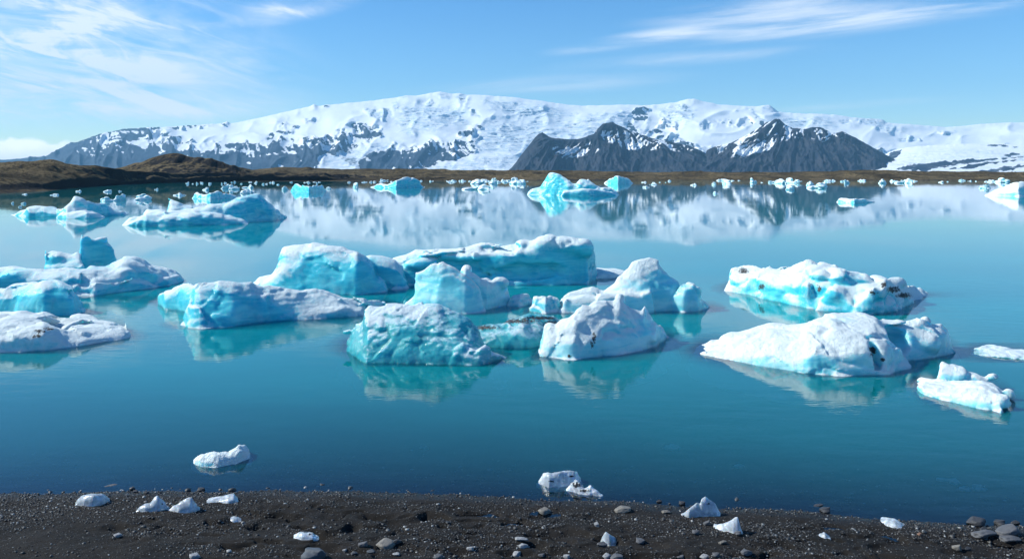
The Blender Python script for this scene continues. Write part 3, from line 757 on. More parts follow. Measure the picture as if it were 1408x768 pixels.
def iceberg(name, label, cat, pieces, adds=(), cuts=(), lumps=((70, 5, 'f'), (26, 4, 'b'), (11, 1.6, 'b')), cell=2.1, frost=0.0,
            dirt=(), spots=(), mat=None, group='icebergs afloat on the lagoon', z0=0.0, seed=1, sink=0.55, vfac=1.0, wl=0.0):
    mat = mat or M_ICE
    us = [p[0] for pc in pieces for p in pc['top']] + [a[0] + q * a[3] for a in adds for q in (-1, 1)]
    pbs = [p[1] for pc in pieces for p in pc['base']] + [a[2] for a in adds]
    hh = CAMH - z0
    ymin = hh * F / (max(pbs) - HY); dmid = hh * F / (np.mean(pbs) - HY); S = dmid / F
    ymax = max([max(hh * F / (p[1] - HY) for p in pc['base']) + (pc['front'] + pc['back']) * S * 1.15 for pc in pieces]
               + [hh * F / (a[2] - HY) + 2 * a[5] * S for a in adds])
    pad = 10 * S
    h = cell * S
    xs_ = [(q - CX) / F * yy for q in (min(us), max(us)) for yy in (ymin, ymax)]
    x = np.arange(min(xs_) - pad, max(xs_) + pad, h); y = np.arange(ymin - pad, ymax + pad, h)
    X, Y = np.meshgrid(x, y, indexing='ij')
    H = None
    for pc in pieces:
        hp = _piece_height(pc, X, Y, z0)
        if H is None: H = hp
        else:
            kk = pc.get('blend', 4) * S; dlt = np.clip(0.5 + 0.5 * (hp - H) / kk, 0, 1)
            H = H + (hp - H) * dlt + kk * dlt * (1 - dlt)
    H = np.clip(H, -3 * abs(H.max()) - 1, None)
    if z0 == 0: FEET.append((x, y, H + 0.10 * h / 0.05 * fbm2(X / (20 * S), Y / (20 * S), 2, seed) * 0.5))
    gx, gy = np.gradient(H, h); gr = np.sqrt(1 + np.minimum(gx * gx + gy * gy, 9))
    zb = -sink * max(H.max(), 8 * S)
    ztop = H.max() + pad
    for a in adds: ztop = max(ztop, CAMH - z0 - (hh * F / (a[2] - HY)) * (a[1] - a[4] - HY) / F + pad)
    z = np.arange(zb - 3 * h, ztop, h)
    P = [X[:, :, None] + 0 * z, Y[:, :, None] + 0 * z, 0 * X[:, :, None] + z]
    f = ((P[2] - H[:, :, None]) / gr[:, :, None]).astype(np.float32)
    def ell(a):
        px, py, pb, rx, rz, ry = a[:6]; off = a[6] if len(a) > 6 else 0.0
        d0 = hh * F / (pb - HY) + off * S; s_ = d0 / F
        cx, cz = (px - CX) * s_, CAMH - z0 - (py - HY) * s_
        rr = (rx * s_, ry * s_, rz * s_)
        q = np.sqrt(((P[0] - cx) / rr[0]) ** 2 + ((P[1] - d0) / rr[1]) ** 2 + ((P[2] - cz) / rr[2]) ** 2)
        return ((q - 1) * min(rr)).astype(np.float32)
    for a in adds:
        e = ell(a); kk = (a[7] if len(a) > 7 else 5) * S
        t = np.clip(0.5 + 0.5 * (f - e) / kk, 0, 1); f = f + (e - f) * t - kk * t * (1 - t)
    for a in cuts:
        e = -ell(a); kk = (a[7] if len(a) > 7 else 3) * S
        t = np.clip(0.5 + 0.5 * (e - f) / kk, 0, 1); f = f + (e - f) * t + kk * t * (1 - t)
    amax = (sum(l[1] for l in lumps) + 4 * vfac) * S
    b = np.abs(f) < amax * 1.3 + 2 * h
    bx, by, bz = P[0][b], P[1][b], P[2][b]
    dn = 0
    for i, (L, amp, kind) in enumerate(lumps):
        q = 1.0 / (L * S)
        ca, sa = math.cos(1.1 * i + seed), math.sin(1.1 * i + seed); cb_, sb_ = math.cos(0.6 + 0.9 * i), math.sin(0.6 + 0.9 * i)
        rx_, ry_ = bx * ca - by * sa, bx * sa + by * ca
        ry_, rz_ = ry_ * cb_ - bz * 1.2 * sb_, ry_ * sb_ + bz * 1.2 * cb_
        n = noise3(rx_ * q + 13.1 * seed, ry_ * q, rz_ * q, seed * 7 + i)
        if kind != 'f': n = 0.75 * n + 0.12 * noise3(rx_ * q * 1.9 + 5, ry_ * q * 1.9, rz_ * q * 1.9, seed * 7 + i + 50)
        if kind == 'v': dn = dn + amp * S * 1.5 * facets(rx_ * q, ry_ * q, rz_ * q, seed * 7 + i)
        elif kind == 'f': dn = dn + amp * S * n
        elif kind == 'b': dn = dn + amp * S * (0.28 - np.abs(n)) * 1.7
        elif kind == 'c': dn = dn - amp * S * (0.28 - np.abs(n)) * 1.7
        elif kind == 's':                                    # melt shelves
            dn = dn + amp * S * np.abs(noise3(bx * q * 0.3, by * q * 0.3, bz * q * 1.6, seed * 7 + i))
    dn = dn + vfac * S * (3.4 * facets(bx / (58 * S), by / (58 * S), bz / (42 * S), seed) + 1.0 * facets(bx / (24 * S) + 3, by / (24 * S), bz / (18 * S), seed + 40))
    # old layering, tilted, etched into shelves by melting
    lw = (bz + 0.35 * bx * math.cos(seed) + 0.2 * by) / (9 * S) + 1.1 * noise3(bx / (45 * S), by / (45 * S), bz / (45 * S), seed + 60)
    dn = dn + 0.9 * vfac * S * np.abs(lw - np.floor(lw) - 0.5) * 2 * (0.4 + 0.6 * noise3(bx / (30 * S), by / (30 * S), bz / (30 * S), seed + 61))
    f[b] = f[b] + dn
    f = np.maximum(f, zb - P[2])
    f[:, :, :2] = np.maximum(f[:, :, :2], h)
    f[0], f[-1], f[:, 0], f[:, -1], f[:, :, -1] = h, h, h, h, h
    v, q = surface_nets(f)
    v, q = drop_crumbs(v, q)
    v = lap_smooth(v, q, 1)
    v = v * h + np.array([x[0], y[0], z[0]], np.float32)
    n = vert_normals(v, q)
    sm = lap_smooth(v, q, 5)
    curv = ((v - sm) * n).sum(1) / h
    sm2 = lap_smooth(sm, q, 14); curv2 = ((v - sm2) * n).sum(1) / h
    q1 = 1.0 / (34 * S)
    nn = noise3(v[:, 0] * q1, v[:, 1] * q1, v[:, 2] * q1, seed + 91) + 0.5 * noise3(v[:, 0] * q1 * 2.7, v[:, 1] * q1 * 2.7, v[:, 2] * q1 * 2.7, seed + 92)
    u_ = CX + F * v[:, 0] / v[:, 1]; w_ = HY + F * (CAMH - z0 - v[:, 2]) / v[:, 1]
    fr = 0.05 + frost + 0.75 * sstep(0.05, 0.85, n[:, 2]) + 0.42 * np.clip(curv2 * 0.5, -1, 1) + 0.22 * np.clip(curv, -1, 1) + 0.18 * nn  # frost on tops and ridges; hollows turn cyan, bounced light put into the colour
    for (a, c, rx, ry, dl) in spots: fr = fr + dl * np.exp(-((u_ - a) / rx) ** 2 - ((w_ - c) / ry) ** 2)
    dt = np.full(len(v), -0.4, np.float32)
    for (a, c, rx, ry) in dirt: dt = np.maximum(dt, 1.35 * np.exp(-((u_ - a) / rx) ** 2 - ((w_ - c) / ry) ** 2) - 0.35)
    org = np.array([v[:, 0].mean(), v[:, 1].mean(), 0], np.float32)
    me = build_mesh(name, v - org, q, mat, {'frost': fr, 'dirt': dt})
    o = link(name, me, (float(org[0]), float(org[1]), z0 + wl))
    return tag(o, label, cat, group)

LAND = dict
# --- far pair on the left
iceberg('iceberg', 'pale blue iceberg with a pointed hump and long low tail, before the brown hills', 'iceberg',
        [dict(top=[(15, 295), (30, 289), (48, 282.5), (65, 283), (88, 284), (97, 277), (103, 270.5), (112, 272), (125, 277), (140, 280), (150, 283), (165, 291), (176, 294)],
              base=[(15, 296), (40, 298), (78, 298), (90, 300), (120, 299), (150, 296), (176, 295)], front=22, back=26, nf=1.7),
         dict(top=[(74, 297), (85, 291), (105, 288), (118, 287), (128, 291), (142, 298)], base=[(74, 299), (90, 300.5), (120, 300.5), (142, 299)], front=14, back=20)],
        frost=-0.05, seed=3, vfac=0.7, lumps=((50, 2.5, 'f'), (20, 1.8, 'b'), (8, 0.8, 'b')), cell=1.5)
iceberg('iceberg', 'long blue iceberg with a high rounded right end and a small peak behind', 'iceberg',
        [dict(top=[(166, 309), (178, 301), (190, 297), (200, 292), (208, 291), (240, 290), (262, 288), (285, 283), (305, 281), (320, 276), (338, 269), (355, 267), (365, 273), (375, 283), (388, 291), (397, 296)],
              base=[(166, 310), (200, 310.5), (260, 309), (330, 306.5), (375, 303.5), (397, 299)], front=32, back=38, nf=2.2),
         dict(top=[(190, 304), (196, 289), (203, 285), (222, 286), (232, 292), (236, 303)], base=[(190, 306), (236, 306)], front=30, back=20, nf=2.5),
         dict(top=[(226, 300), (230, 276), (236, 274), (250, 280), (264, 284), (268, 290), (280, 300)], base=[(226, 303), (280, 303)], front=40, back=16, nf=1.6, blend=2),
         dict(top=[(198, 309), (204, 301), (225, 296), (260, 292), (290, 291), (318, 294), (336, 301), (345, 308)], base=[(198, 310.5), (260, 310), (345, 308)], front=16, back=22, nf=2.4)],
        frost=-0.10, seed=5, vfac=0.7, lumps=((60, 3, 'f'), (24, 3, 'b'), (9, 1.2, 'b')), cell=1.6, spots=[(350, 285, 25, 14, -0.35)])
# --- left cluster
iceberg('iceberg', 'rugged white iceberg spread behind the left floe, carrying an upright blue block on its back', 'iceberg',
        [dict(top=[(-70, 372), (-40, 366), (0, 367), (18, 365), (35, 368), (58, 371), (100, 366), (150, 364), (170, 354), (185, 352), (200, 354), (212, 363), (235, 372), (250, 377), (253, 383)],
              base=[(-70, 410), (0, 407), (60, 407), (130, 406), (165, 401), (205, 395), (232, 391), (253, 386)], front=62, back=22, nf=2.6, taper=0.4),
         dict(top=[(56, 380), (62, 356), (72, 348), (90, 351), (105, 347), (112, 350), (120, 372)], base=[(56, 388), (120, 388)], front=24, back=18, nf=2.4),
         dict(top=[(106, 376), (109, 336), (112, 331), (125, 328.5), (146, 327), (151, 336), (158, 348), (164, 358)], base=[(106, 384), (164, 378)], front=14, back=12, nf=4.5, blend=2, taper=0.25),
         dict(top=[(95, 404), (108, 392), (122, 385), (145, 380), (170, 378), (200, 384), (214, 393)], base=[(95, 405), (130, 406.5), (214, 395)], front=18, back=30, nf=2.0),
         dict(top=[(202, 393), (207, 385), (225, 381), (245, 379), (252, 384)], base=[(202, 395.5), (232, 392), (252, 386)], front=10, back=16, nf=2.2)],
        cuts=[(166, 362, 380, 16, 8, 40, 6)], frost=0.0, seed=8, lumps=((60, 4, 'f'), (28, 3.8, 'b'), (10, 1.0, 'b')), spots=[(135, 350, 22, 16, -0.7), (15, 380, 30, 9, -0.6)])
iceberg('iceberg', 'blunt blue iceberg lying just behind the flat left floe, white at its edges', 'iceberg',
        [dict(top=[(-80, 415), (-50, 408), (0, 399), (30, 391), (60, 385), (85, 388), (98, 394), (108, 404), (118, 416), (121, 424)], base=[(-80, 428), (0, 430), (60, 434), (100, 433), (121, 427)], front=34, back=26, nf=2.4),
         dict(top=[(16, 431), (20, 410), (30, 400), (50, 394), (75, 392), (94, 398), (108, 412), (119, 426)], base=[(16, 433), (60, 435), (119, 429)], front=26, back=26, nf=2.6)],
        frost=-0.12, seed=12, lumps=((60, 4, 'f'), (30, 2.4, 'b'), (9, 0.7, 'b')), spots=[(65, 415, 40, 16, -0.75), (8, 408, 14, 14, 0.4)])
iceberg('ice_floe', 'broad low snow-white floe with a grit-filled hollow, nearest on the left', 'ice floe',
        [dict(top=[(-120, 430), (-60, 424), (0, 424.5), (22, 422.5), (60, 423.5), (80, 432), (92, 437), (120, 438), (150, 443), (166, 449), (173, 456), (175, 463)],
              base=[(-120, 482), (0, 484), (60, 482), (110, 476.5), (150, 468.5), (175, 464)], front=120, back=24, nf=3.4, taper=0.4),
         dict(top=[(88, 446), (96, 430), (108, 426.5), (122, 428), (134, 435), (142, 446)], base=[(88, 452), (142, 450)], front=18, back=14, nf=2.0)],
        cuts=[(56, 448, 468, 26, 5, 30, 0, 6)], mat=M_PALE, frost=0.42, seed=15, lumps=((70, 4.5, 'f'), (32, 4.0, 'b'), (10, 0.8, 'b')), dirt=[(56, 455, 12, 3.5), (50, 462, 8, 4), (66, 452, 9, 3)])
# --- centre left wedge
iceberg('iceberg', 'long wedge of blue ice with a frosted top, tapering to a thin right tip', 'iceberg',
        [dict(top=[(244, 446), (247, 440), (253, 436), (258, 420), (266, 388), (274, 385.5), (300, 386), (335, 387.5), (345, 384), (352, 388), (362, 391), (400, 397.5), (425, 397.5), (445, 396.5), (462, 401), (492, 408.5), (520, 412.5), (528, 415)],
              base=[(244, 447), (258, 450.5), (275, 451), (320, 448.5), (352, 444), (420, 438.5), (470, 435), (500, 432), (528, 417)], front=46, back=26, nf=1.5, taper=0.5),
         dict(top=[(216, 413), (219, 403), (230, 397), (250, 390), (263, 389), (276, 392), (290, 405)], base=[(216, 415), (225, 424), (245, 426), (290, 436)], front=30, back=26, nf=2.4),
         dict(top=[(402, 436), (415, 424), (440, 419), (480, 417), (500, 421), (503, 431)], base=[(402, 440), (470, 436), (503, 433)], front=20, back=30, nf=2.2)],
        cuts=[(248, 421, 436, 14, 9, 22, 0, 4)], frost=-0.08, seed=21, lumps=((70, 4, 'f'), (30, 2.2, 'b'), (9, 0.8, 'b')),
        spots=[(330, 425, 60, 18, -0.55), (262, 430, 16, 22, 0.35), (420, 405, 90, 8, 0.25), (450, 428, 55, 10, 0.35), (300, 405, 20, 10, -0.3)])
# --- big blue centre bergs
iceberg('iceberg', 'large blue iceberg with a smooth slanting top, behind the tapering wedge', 'iceberg',
        [dict(top=[(338, 391), (345, 383), (355, 377), (372, 372), (380, 362), (387, 345), (391, 340), (400, 338), (430, 336), (462, 340), (490, 344), (500, 350), (510, 362), (516, 380), (530, 390)],
              base=[(338, 398), (380, 402), (440, 404), (490, 405), (530, 400)], front=46, back=30, nf=1.9),
         dict(top=[(490, 380), (500, 358), (508, 353), (522, 353.5), (534, 357), (544, 363), (552, 372), (560, 392)], base=[(490, 398), (530, 397), (560, 396)], front=30, back=24, nf=2.6),
         dict(top=[(336, 396), (350, 385), (375, 380), (400, 376), (415, 378), (425, 388), (432, 401)], base=[(336, 399), (380, 402.5), (432, 404)], front=20, back=28, nf=2.0)],
        cuts=[(512, 396, 404, 18, 7, 20, -4, 4)], frost=-0.10, seed=25, lumps=((80, 4, 'f'), (38, 2.2, 'b'), (11, 0.7, 'b')),
        spots=[(460, 378, 60, 18, -0.75), (400, 352, 40, 14, 0.15), (395, 378, 34, 8, 0.35), (440, 340, 70, 6, 0.4), (365, 377, 20, 8, 0.3)])
iceberg('iceberg', 'widest iceberg, a bright blue wall under a lumpy snow cap with an overhanging right end', 'iceberg',
        [dict(top=[(526, 380), (534, 366), (541, 356), (555, 350), (572, 345), (598, 342), (626, 341), (640, 336), (655, 333.5), (680, 332), (706, 330), (716, 327.5), (726, 328), (738, 324), (752, 322.5), (770, 324), (795, 324.5), (806, 328), (810, 337), (816, 346), (821, 353), (822, 362)],
              base=[(526, 388), (580, 389), (640, 390), (700, 391.5), (760, 391.5), (808, 389), (822, 382)], front=30, back=46, nf=3.4, taper=0.35),
         dict(top=[(520, 386), (530, 372), (545, 364), (565, 364), (578, 370), (590, 384)], base=[(520, 391), (590, 391)], front=16, back=30, nf=2.2)],
        adds=[(768, 337, 391, 34, 14, 22, 20, 6), (700, 347, 391, 46, 9, 18, 16, 5), (640, 352, 391, 45, 9, 16, 14, 5), (798, 340, 391, 16, 13, 18, 20, 5), (575, 361, 391, 24, 9, 14, 10, 5)],
        cuts=[(829, 372, 391, 28, 10, 50, 14, 4), (720, 374, 391, 80, 12, 14, -2, 6), (700, 340, 391, 14, 4, 14, 2, 3), (672, 341, 391, 12, 4, 14, 2, 3)],
        frost=-0.10, seed=29, lumps=((70, 4, 'f'), (30, 3.2, 'b'), (11, 0.8, 'b')),
        spots=[(730, 372, 110, 15, -0.9), (768, 332, 34, 10, 0.5), (640, 342, 100, 9, 0.5), (700, 350, 40, 6, 0.4), (690, 342, 10, 3, -0.5)], dirt=[])
iceberg('ice_floe', 'thin flat white sheet of ice beyond the right end of the widest iceberg', 'ice floe',
        [dict(top=[(798, 373), (812, 370), (835, 370), (860, 371.5), (864, 375)], base=[(798, 379), (815, 384.5), (845, 381), (864, 377)], front=60, back=14, nf=5)],
        frost=0.2, seed=31, lumps=((30, 1.5, 'f'), (12, 1.2, 'b')), sink=0.5)
# --- spire in front
iceberg('iceberg', 'translucent iceberg with a jagged spire and small knobs on its right shoulder', 'iceberg',
        [dict(top=[(550, 422), (558, 415), (566, 408), (570, 397), (563, 392), (568, 383), (574, 375), (584, 371), (595, 363), (602, 360), (608, 359.5), (614, 364), (622, 368), (636, 373), (648, 384), (660, 400), (668, 425)],
              base=[(550, 425), (600, 430), (640, 431), (668, 428)], front=20, back=18, nf=1.25, taper=0.45),
         dict(top=[(630, 405), (636, 372), (641, 367), (646, 374), (652, 376), (660, 382), (668, 386), (676, 389), (684, 386), (692, 384), (698, 388), (697, 396), (700, 408), (702, 415)],
              base=[(630, 428), (670, 425), (702, 417)], front=18, back=20, nf=2.4, taper=0.4)],
        adds=[(689, 390, 421, 9, 7, 9, 14, 3), (641, 375, 424, 7, 8, 8, 14, 3), (663, 389, 422, 9, 6, 8, 12, 3)],
        cuts=[(563, 400, 425, 8, 8, 40, 14, 3), (700, 401, 421, 7, 5, 20, 12, 2)], mat=M_PALE, frost=0.02, seed=34, vfac=0.55, lumps=((50, 3, 'f'), (28, 2.6, 'b'), (9, 0.7, 'b')),
        spots=[(615, 400, 34, 22, -0.45), (600, 372, 22, 12, 0.2), (675, 402, 18, 14, 0.2)])
iceberg('ice_chunk', 'small pointed white chunk right of the knobbly spire iceberg', 'ice chunk',
        [dict(top=[(696, 412), (706, 405), (718, 402), (727, 405), (732, 411)], base=[(696, 420), (715, 421.5), (732, 417)], front=14, back=14, nf=2)],
        frost=0.2, seed=36, lumps=((24, 2, 'f'), (10, 1.4, 'b')), cell=1.6)
iceberg('ice_chunk', 'rounded white chunk afloat between the spire iceberg and the peaked one', 'ice chunk',
        [dict(top=[(730, 420), (734, 408), (745, 405), (760, 406), (770, 411), (774, 420)], base=[(730, 428), (750, 431), (774, 427)], front=14, back=16, nf=2.4)],
        frost=0.15, seed=38, lumps=((24, 2, 'f'), (10, 2.0, 'b')), cell=1.6)
# --- peaked berg right of centre
iceberg('iceberg', 'peaked iceberg with one bright white slope and a blue right side, beyond the stained one', 'iceberg',
        [dict(top=[(764, 424), (772, 412), (783, 402), (800, 394), (815, 391), (830, 396), (845, 384), (856, 372), (864, 362), (868, 357), (882, 352.5), (893, 350.5), (903, 355), (911, 360), (906, 366), (912, 374), (924, 383), (936, 395), (950, 412), (958, 424)],
              base=[(764, 428), (820, 428), (880, 429), (930, 427), (958, 426)], front=34, back=30, nf=1.5),
         dict(top=[(770, 426), (782, 410), (800, 405), (830, 402), (860, 402), (880, 404), (895, 399), (908, 403), (912, 410), (904, 420), (900, 428)], base=[(770, 429), (830, 431), (900, 430)], front=14, back=22, nf=2.4),
         dict(top=[(912, 424), (916, 412), (930, 405), (940, 396), (952, 394), (962, 402), (972, 414), (979, 420)], base=[(912, 426), (940, 429), (960, 428), (979, 422)], front=16, back=18, nf=2.2, blend=2)],
        adds=[(949, 394, 424, 8, 5, 8, 10, 3), (892, 399, 428, 7, 6, 8, 12, 3)], mat=M_PALE, frost=0.08, seed=41, lumps=((60, 3, 'f'), (28, 2.6, 'b'), (10, 0.8, 'b')),
        spots=[(915, 392, 34, 20, -0.9), (875, 370, 30, 14, 0.5), (830, 410, 60, 10, 0.3), (890, 410, 30, 7, 0.1)])
# --- dark clear ice in the middle
iceberg('ice_shelf', 'low dark clear slab peppered with black gravel, between the glassy and the stained iceberg', 'iceberg',
        [dict(top=[(612, 462), (630, 452), (650, 450), (672, 444), (690, 440), (706, 434), (724, 431), (745, 432), (762, 436), (778, 441), (790, 450)], base=[(612, 476), (660, 477), (720, 479), (760, 474), (790, 462)], front=60, back=20, nf=2.2)],
        mat=M_CLEAR, frost=-0.45, seed=44, lumps=((40, 3, 'f'), (14, 3.0, 'b'), (6, 1.5, 'b')), dirt=[(700, 441, 60, 5), (740, 437, 40, 4), (665, 450, 28, 5), (640, 456, 16, 4), (760, 445, 25, 6)],
        spots=[(725, 455, 30, 10, 0.35)])
iceberg('iceberg', 'glassy teal iceberg full of glinting bubbles, nearest in the middle of the lagoon', 'iceberg',
        [dict(top=[(478, 456), (482, 452), (492, 446), (500, 440), (501, 426), (508, 421), (528, 418), (543, 415.5), (556, 418), (566, 419), (576, 416), (590, 417), (602, 416), (610, 422), (622, 427), (634, 434), (646, 442), (656, 454), (664, 474), (676, 490)],
              base=[(478, 482), (490, 492), (505, 497.5), (560, 499), (630, 500.5), (676, 496)], front=70, back=26, nf=1.35, taper=0.35),
         dict(top=[(618, 498), (626, 478), (636, 471), (642, 478), (655, 482), (668, 474), (676, 482), (688, 486), (697, 489)], base=[(618, 501), (660, 501), (697, 492)], front=14, back=18, nf=1.8, blend=2)],
        adds=[(478, 456, 480, 8, 4, 8, 10, 3), (686, 476, 492, 10, 6, 10, 12, 3)],
        mat=M_CLEAR, frost=-0.38, seed=47, lumps=((50, 3.5, 'f'), (22, 2.6, 'b'), (8, 1.3, 'b'), (4.5, 0.8, 'b')), cell=1.7,
        spots=[(560, 428, 60, 14, 0.6), (510, 440, 22, 20, 0.45), (655, 488, 40, 12, 0.55), (570, 478, 60, 18, -0.25), (530, 465, 30, 14, 0.25)])
# --- white front berg with the stain
iceberg('iceberg', 'white many-lobed iceberg with one vertical black stain, in front of the peaked one', 'iceberg',
        [dict(top=[(740, 470), (743, 456), (748, 444), (755, 441), (764, 445), (775, 436), (790, 424), (800, 418), (815, 414), (832, 411.5), (843, 414), (848, 411), (852, 409.5), (857, 415), (870, 421), (880, 424), (886, 420), (891, 428), (900, 440), (910, 452), (918, 461)],
              base=[(740, 490), (765, 492), (790, 493.5), (830, 489), (870, 483), (903, 477), (918, 464)], front=52, back=26, nf=1.7, taper=0.45),
         dict(top=[(776, 488), (784, 474), (800, 462), (818, 452), (834, 450), (850, 452), (866, 448), (878, 450), (890, 462), (900, 477)], base=[(776, 493), (800, 493), (850, 487), (900, 478)], front=22, back=34, nf=2.2, blend=3)],
        adds=[(852, 417, 478, 5, 9, 6, 34, 3), (752, 450, 482, 8, 9, 8, 12, 3)], mat=M_PALE, frost=0.16, seed=52, lumps=((46, 4, 'f'), (30, 4.4, 'b'), (10, 0.7, 'b')),
        dirt=[(817, 465, 4, 9), (814, 473, 4, 6), (783, 490, 6, 3)], spots=[(890, 455, 16, 26, -0.5), (860, 470, 30, 10, -0.2), (800, 440, 40, 20, 0.15)])
# --- right pair
iceberg('iceberg', 'pillowy white iceberg streaked with black grit at both ends, upper right', 'iceberg',
        [dict(top=[(998, 390), (1001, 372), (1006, 364.5), (1025, 363), (1048, 363), (1075, 364.5), (1092, 366), (1104, 363), (1115, 360), (1130, 361.5), (1148, 365), (1158, 371), (1172, 374), (1185, 378), (1196, 380), (1220, 383), (1250, 388), (1266, 395), (1274, 400), (1276, 404)],
              base=[(998, 399), (1030, 405), (1060, 413), (1110, 424), (1150, 428), (1190, 431), (1215, 432), (1235, 426), (1255, 416), (1276, 406)], front=70, back=26, nf=2.2, taper=0.4),
         dict(top=[(1170, 430), (1178, 410), (1192, 404), (1206, 407), (1222, 414), (1232, 425)], base=[(1170, 431), (1200, 432.5), (1232, 428)], front=16, back=26, nf=2.2),
         dict(top=[(1118, 424), (1124, 402), (1140, 394), (1160, 394), (1172, 404), (1178, 426)], base=[(1118, 426), (1150, 429), (1178, 431)], front=18, back=28, nf=2.2)],
        frost=0.20, seed=57, lumps=((44, 5, 'f'), (28, 7.5, 'b'), (10, 1.0, 'b')), sink=0.3,
        dirt=[(1022, 372, 10, 6), (1047, 394, 6, 6), (1126, 397, 5, 7), (1228, 398, 14, 6), (1243, 406, 14, 6), (1215, 391, 6, 6), (1200, 402, 8, 4)], spots=[(1170, 385, 24, 12, -0.6), (1140, 405, 20, 10, -0.25), (1240, 400, 40, 12, 0.3)])
iceberg('iceberg', 'broad white iceberg tapering to a point at its left, dark crack near its right', 'iceberg',
        [dict(top=[(953, 482), (958, 477), (972, 470), (990, 462), (1003, 455), (1030, 452), (1062, 447), (1085, 446), (1100, 444), (1110, 438), (1125, 432), (1145, 428), (1165, 427.5), (1185, 429), (1203, 432), (1214, 438), (1228, 446), (1240, 462), (1250, 478)],
              base=[(953, 484), (990, 493), (1050, 504), (1110, 513), (1150, 515.5), (1190, 516), (1220, 515.5), (1250, 506)], front=130, back=24, nf=2.6, taper=0.45),
         dict(top=[(1190, 478), (1196, 447), (1208, 440), (1230, 439), (1255, 438.5), (1272, 438), (1282, 445), (1294, 446), (1302, 457), (1308, 474), (1312, 482)], base=[(1190, 496), (1230, 498), (1280, 492), (1300, 488), (1312, 484)], front=44, back=28, nf=2.6, taper=0.4),
         dict(top=[(1202, 500), (1206, 474), (1214, 467), (1226, 470), (1240, 478), (1248, 488), (1251, 500)], base=[(1202, 513), (1230, 511), (1251, 503)], front=16, back=20, nf=2.4, blend=2),
         dict(top=[(1095, 508), (1105, 492), (1120, 488), (1140, 494), (1160, 500), (1190, 492), (1208, 492), (1222, 502), (1224, 513)], base=[(1095, 511), (1150, 516), (1224, 515)], front=18, back=30, nf=2.2)],
        adds=[(1270, 472, 492, 22, 17, 16, 10, 5)], cuts=[(1232, 470, 500, 18, 14, 30, 20, 6), (1200, 482, 512, 5, 12, 10, 4, 3)], mat=M_PALE, frost=0.20, seed=61, lumps=((60, 5, 'f'), (34, 4.6, 'b'), (11, 0.8, 'b')),
        dirt=[(1200, 482, 7, 9), (1214, 494, 5, 4)], spots=[(1238, 465, 18, 16, -1.0), (1160, 440, 30, 8, -0.35), (1300, 470, 10, 20, -0.4)])
iceberg('ice_floe', 'small ragged white floe with upturned horns, nearest on the right', 'ice floe',
        [dict(top=[(1255, 526), (1262, 522), (1272, 521), (1290, 521), (1310, 522), (1335, 521), (1352, 520), (1366, 526), (1380, 534), (1388, 545), (1386, 552)],
              base=[(1255, 528), (1270, 542), (1300, 550), (1345, 561), (1375, 565), (1386, 556)], front=70, back=14, nf=3, taper=0.35),
         dict(top=[(1288, 524), (1291, 502), (1296, 499), (1312, 500), (1326, 501), (1334, 508), (1348, 514), (1360, 520), (1366, 528)], base=[(1288, 532), (1366, 538)], front=16, back=10, nf=2.6, taper=0.3)],
        adds=[(1366, 518, 538, 11, 7, 8, 14, 6), (1388, 540, 550, 9, 9, 8, 4, 4), (1374, 551, 563, 12, 10, 9, 6, 4)], mat=M_PALE, frost=0.15, seed=66, lumps=((40, 2.5, 'f'), (16, 2.8, 'b'), (7, 1.4, 'b')), sink=0.35)
iceberg('ice_floe', 'strip of half-melted white slush ice at the right edge of the picture', 'ice floe',
        [dict(top=[(1330, 483), (1340, 477), (1356, 475), (1380, 477.5), (1410, 481), (1450, 484), (1500, 487)], base=[(1330, 485), (1350, 489), (1400, 494), (1450, 496), (1500, 490)], front=40, back=14, nf=2.6)],
        mat=M_CLEAR, frost=0.05, seed=69, lumps=((30, 2, 'f'), (12, 2.6, 'b'), (6, 1.4, 'b')), spots=[(1336, 484, 16, 6, -0.5), (1400, 492, 80, 4, -0.4)], sink=0.4)
# --- far bergs
iceberg('iceberg', 'blue cone-shaped iceberg with a long low skirt, alone before the dark mountain', 'iceberg',
        [dict(top=[(726, 264), (732, 259), (744, 256), (750, 248), (756, 239.5), (760, 237.5), (766, 239), (776, 246), (786, 252), (792, 253.5), (797, 247), (806, 246), (815, 250), (820, 254), (832, 257), (842, 259), (850, 264), (854, 267)], base=[(726, 267.5), (780, 268.5), (830, 268.5), (854, 268)], front=20, back=16, nf=1.6, taper=0.4),
         dict(top=[(768, 268), (775, 261), (800, 258), (830, 260), (850, 265)], base=[(768, 269.5), (810, 269.5), (850, 268.5)], front=8, back=14, nf=2.2)],
        frost=-0.12, seed=72, vfac=0.4, lumps=((30, 1.8, 'f'), (12, 1.8, 'b'), (6, 0.8, 'b')), cell=1.2, spots=[(766, 252, 10, 12, -0.5)])
iceberg('iceberg', 'small blue iceberg with an upturned end, afloat before the moraine on the left', 'iceberg',
        [dict(top=[(400, 261), (402, 253), (406, 252), (414, 255.5), (425, 256.5), (436, 255), (444, 252.5), (447, 258), (449, 262)], base=[(400, 263), (425, 264.5), (449, 262.5)], front=9, back=10, nf=2.4, taper=0.3)],
        frost=-0.3, seed=75, vfac=0.4, lumps=((20, 1.2, 'f'), (8, 1.0, 'b')), cell=0.9)
iceberg('iceberg', 'domed blue-white iceberg with a dark waterline, centre of the far shore', 'iceberg',
        [dict(top=[(505, 257), (515, 255), (524, 250.5), (533, 252.5), (542, 248), (552, 244.5), (560, 243.5), (567, 244.5), (573, 247.5), (579, 253), (584, 257)], base=[(505, 257.5), (545, 258.5), (584, 257.5)], front=9, back=10, nf=2.0, taper=0.4)],
        frost=-0.12, seed=78, vfac=0.4, lumps=((20, 1.2, 'f'), (9, 1.0, 'b')), cell=0.9)
